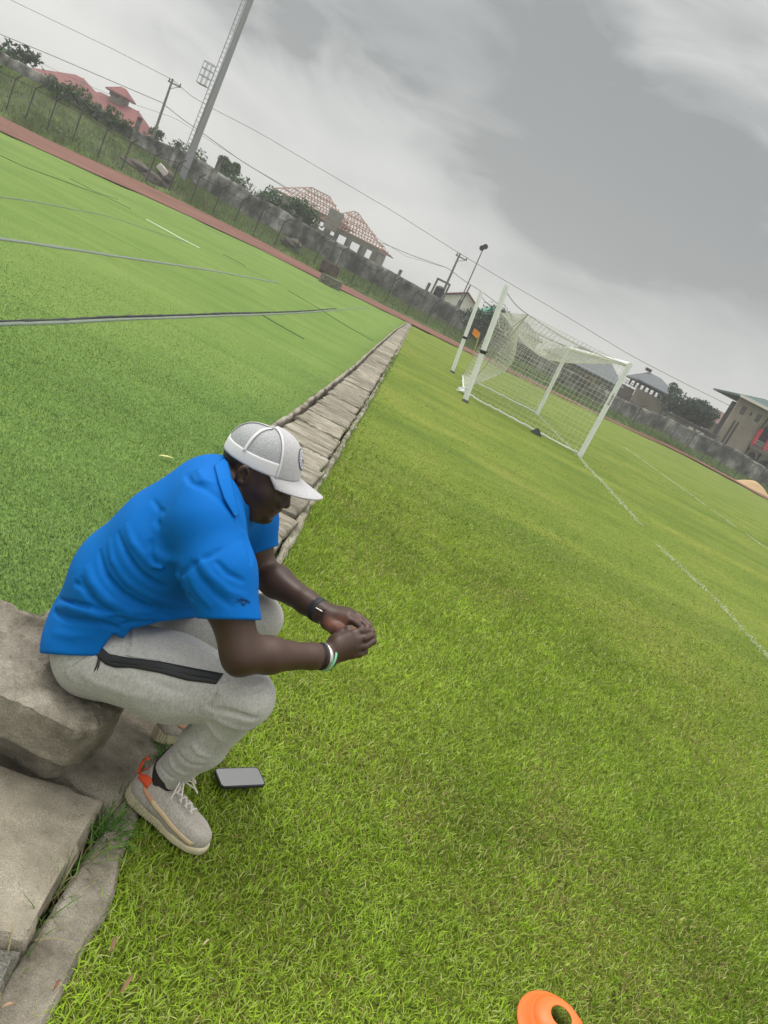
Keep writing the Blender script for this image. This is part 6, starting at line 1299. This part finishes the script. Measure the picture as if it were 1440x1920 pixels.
# ------------------------------------------------------------ shoes
M['knit'] = cloth_mat('knit_upper', (.36, .33, .295), .9, .2, 500, .28, .15, .4); M['sole'] = mat('milky_sole', (.50, .45, .31), .4, var=.12, scale=30, spec=.4, sss=.15); M['stripe'] = mat('cream_stripe', (.58, .44, .28), .6); M['lace'] = mat('lace', (.62, .57, .53), .85); M['redtab'] = mat('orange_red_tab', (.68, .085, .03), .7); M['stripeo'] = mat('orange_stripe', (.52, .26, .16), .6)
def shoe(org, yaw, pitch, roll, name, side):
    Rm = rotZ(yaw)@rotY(pitch)@rotX(roll); org = np.array(org); K = .885; toW = lambda q: org+(np.asarray(q)*K)@Rm.T
    def loc(p): return (p-org)@Rm/K
    def foot_y(x): return np.interp(x, [0, .06, .13, .2, .25, .29], [0, .001, .004, .004, .000, -.006])*side
    def up0(p):
        q = loc(p); q = q.copy(); q[:, 1] -= foot_y(q[:, 0]); s_ = q.copy(); s_[:, 1] *= 1.0
        d = chain(s_, [(.030, 0, .060), (.10, 0, .060), (.17, 0, .050), (.225, 0, .042), (.252, 0, .038)], [.033, .038, .042, .039, .030], .03)
        d = smin(d, rcone(s_, np.array([.112, 0, .085]), np.array([.205, 0, .050]), .030, .026), .03)
        cq = s_.copy(); cq[:, 0] = (cq[:, 0]-.055)/1.35; d = smin(d, rcone(cq, np.array([-.002, 0, .06]), np.array([.004, 0, .140]), .036, .034), .035)
        return d
    def upper(p):
        q = loc(p); d = up0(p); rimz = .132+.30*(.040-q[:, 0])+.35*np.maximum(q[:, 0]-.085, 0)*0
        cq = q.copy(); cq[:, 1] -= foot_y(cq[:, 0]); cq[:, 0] = (cq[:, 0]-.058)/1.35
        hole = rcone(cq, np.array([.0, 0, .085]), np.array([.012, 0, .17]), .026, .032); d = smax(d, q[:, 2]-rimz, .006); d = smax(d, -hole, .006); return smax(d, .016-q[:, 2], .004)
    def sole(p):
        q = loc(p); w = np.interp(q[:, 0], [-.02, -.004, .02, .06, .12, .19, .24, .275, .292, .30], [.0, .020, .036, .040, .038, .048, .046, .032, .014, 0]); dy = np.abs(q[:, 1]-foot_y(q[:, 0]))-w
        top = np.interp(q[:, 0], [-.01, .03, .10, .2, .28], [.056, .046, .036, .030, .028]); bul = .0025*np.sin(q[:, 0]*2*math.pi/.0085)*(q[:, 0] < .15)
        dz = np.maximum(q[:, 2]-top, .000-q[:, 2]-.02*np.maximum(q[:, 0]-.22, 0)); dx = np.maximum(-.013-q[:, 0]+.25*np.maximum(q[:, 2]-.02, 0)*0, q[:, 0]-.290); r_ = .010
        a = np.maximum(dy*.85+r_-bul, 0); b = np.maximum(dz+r_, 0); c = np.maximum(dx+r_, 0); return np.minimum(np.maximum(np.maximum(dy*.85+r_-bul, dz+r_), dx+r_), 0)+np.sqrt(a*a+b*b+c*c)-r_
    o = thing(name, None, None, org-np.array(person.location)); o.parent = person
    ctr = toW((.14, 0, .07)); lo_, hi_ = ctr-[.18, .12, .12], ctr+[.18, .12, .11]
    V, Fq = net_mesh(upper, lo_, hi_, .0024*FAST); up = link('upper', np_mesh('upper', V, Fq), M['knit'], o, True)
    V, Fq = net_mesh(sole, lo_, hi_, .0024*FAST); link('sole', np_mesh('sole', V, Fq), M['sole'], o, True)
    def on(q, off=.0012):                      # drop a local point onto the upper along the outward direction
        P = toW(q); c_ = toW((q[0], 0, .045)); d_ = P-c_; d_ /= np.linalg.norm(d_); t = .10
        for _ in range(60):
            e = float(up0((c_+d_*t)[None])[0])-off
            if abs(e) < 1e-4: break
            t -= e*.8
        return c_+d_*t
    def strip_(nm, L0, L1, m, off=.0014, n=26, th=.0016):
        L0, L1 = resample(np.array(L0), n), resample(np.array(L1), n); R_ = [[on(a*(1-t)+b*t, off) for a, b in zip(L0, L1)] for t in (0, .33, .66, 1)]; V = np.concatenate([np.array(r) for r in R_]); i = (np.arange(3)[:, None]*n+np.arange(n-1)).ravel()
        q = link(nm, np_mesh(nm, V, np.stack([i, i+1, i+n+1, i+n], 1)), m, o, True); s_ = q.modifiers.new('t', 'SOLIDIFY'); s_.thickness = th; s_.offset = 0; return q
    for sg in (-1, 1):
        strip_('side_stripe', [(.075, sg*.04, .078), (.13, sg*.04, .066), (.19, sg*.045, .056), (.248, sg*.035, .045)], [(.078, sg*.04, .064), (.13, sg*.04, .052), (.19, sg*.045, .044), (.245, sg*.035, .034)], M['stripe'])
        strip_('orange_stripe', [(.028, sg*.035, .092), (.075, sg*.04, .078)], [(.040, sg*.035, .074), (.078, sg*.04, .064)], M['stripeo'], n=10)
    strip_('heel_tab', [(.045, -.036, .120), (.0, -.022, .132), (-.008, 0, .132), (.0, .022, .132), (.045, .036, .120)], [(.045, -.036, .088), (.004, -.022, .084), (-.006, 0, .084), (.004, .022, .084), (.045, .036, .086)], M['redtab'], .003, 16, .003)
    m_ = MB(); m_.tube([on((-.010, 0, .118), .004), toW((-.016, -.002, .134)), toW((-.014, -.002, .146)), toW((-.004, -.001, .146))], .0036, 8); m_.build('pull_loop', M['redtab'], o, True)
    # laces
    m_ = MB(); xs_ = [.118, .140, .162, .184]
    for k_, x_ in enumerate(xs_):
        a = on((x_, -.022, .12), .002); b = on((x_+.012, .022, .12), .002); c = on((x_+.006, 0, .13), .0048); m_.tube([a, (a+c)/2+Rm[:, 2]*.003, c, (b+c)/2+Rm[:, 2]*.003, b], .0021, 6)
        if k_ < 3: a = on((x_, .022, .12), .002); b = on((x_+.03, -.022, .12), .002); c = on((x_+.015, 0, .13), .0065); m_.tube([a, c, b], .0021, 6)
    kn = on((.108, -.004, .14), .006)
    for dx, dy, dz in ((.030, -.034, -.006), (.036, .026, .0), (.012, -.048, -.022), (.055, .010, -.008)):
        e = kn+Rm@np.array([dx, dy, dz]); mid = kn+Rm@np.array([dx*.5, dy*.6, .014]); m_.tube([kn, mid, e], .0021, 6)
        if abs(dy) < .04: m_.tube([e, e+Rm@np.array([-.012, dy*.25, .004]), kn+Rm@np.array([dx*.3, dy*.3, .002])], .0021, 6)
    m_.tube([kn-Rm[:, 0]*.006, kn+Rm[:, 0]*.006], .0042, 8); m_.build('laces', M['lace'], o, True)
    m_ = MB()
    for k_ in range(7): a = on((.012+.0*k_, -.02, .10), -.004)
    return toW
tR = shoe(gz(238, 1492, .030)+np.array([0, .006, 0]), R(-7), R(7), R(0), 'shoe', -1)
tL = shoe(gz(298, 1392, .045)+np.array([-.018, .0, .004]), R(48), R(2), 0, 'shoe', 1)
M['sock'] = mat('dark_sock', (.020, .015, .013), .9)
for tw, an in ((tR, ankR), (tL, ankL)):
    a = tw((.062, 0, .075)); m_ = MB(); m_.tube([a, tw((.060, 0, .125)), an+[0, 0, .035], an+[.01, 0, .07]], [.032, .035, .036, .036], 20); m_.build('sock', M['sock'], person, True)
tube_on('armhole_seam', shirt, [(440, 992), (400, 1040), (352, 1066), (338, 1082), (346, 1110), (358, 1138), (364, 1158)], .0008, mat('blue_seam', (.001, .09, .38), .8), sh_o, .0)
# ============================================================ thin damp haze over the whole ground
if True:
    m_ = MB(); m_.box((0, 1100, 19.0), (3400, 3200, 41.0)); hz_o = m_.build('haze', mat('haze_air', (.8, .8, .8))); tag(hz_o, 'thin pale damp haze filling the air over the field', 'haze', kind='stuff')
    t = hz_o.data.materials[0].node_tree; t.nodes.clear(); vo = t.nodes.new('ShaderNodeVolumePrincipled'); vo.inputs['Color'].default_value = (.93, .93, .92, 1); vo.inputs['Density'].default_value = .0014; vo.inputs['Anisotropy'].default_value = .2
    oo = t.nodes.new('ShaderNodeOutputMaterial'); t.links.new(vo.outputs[0], oo.inputs['Volume'])
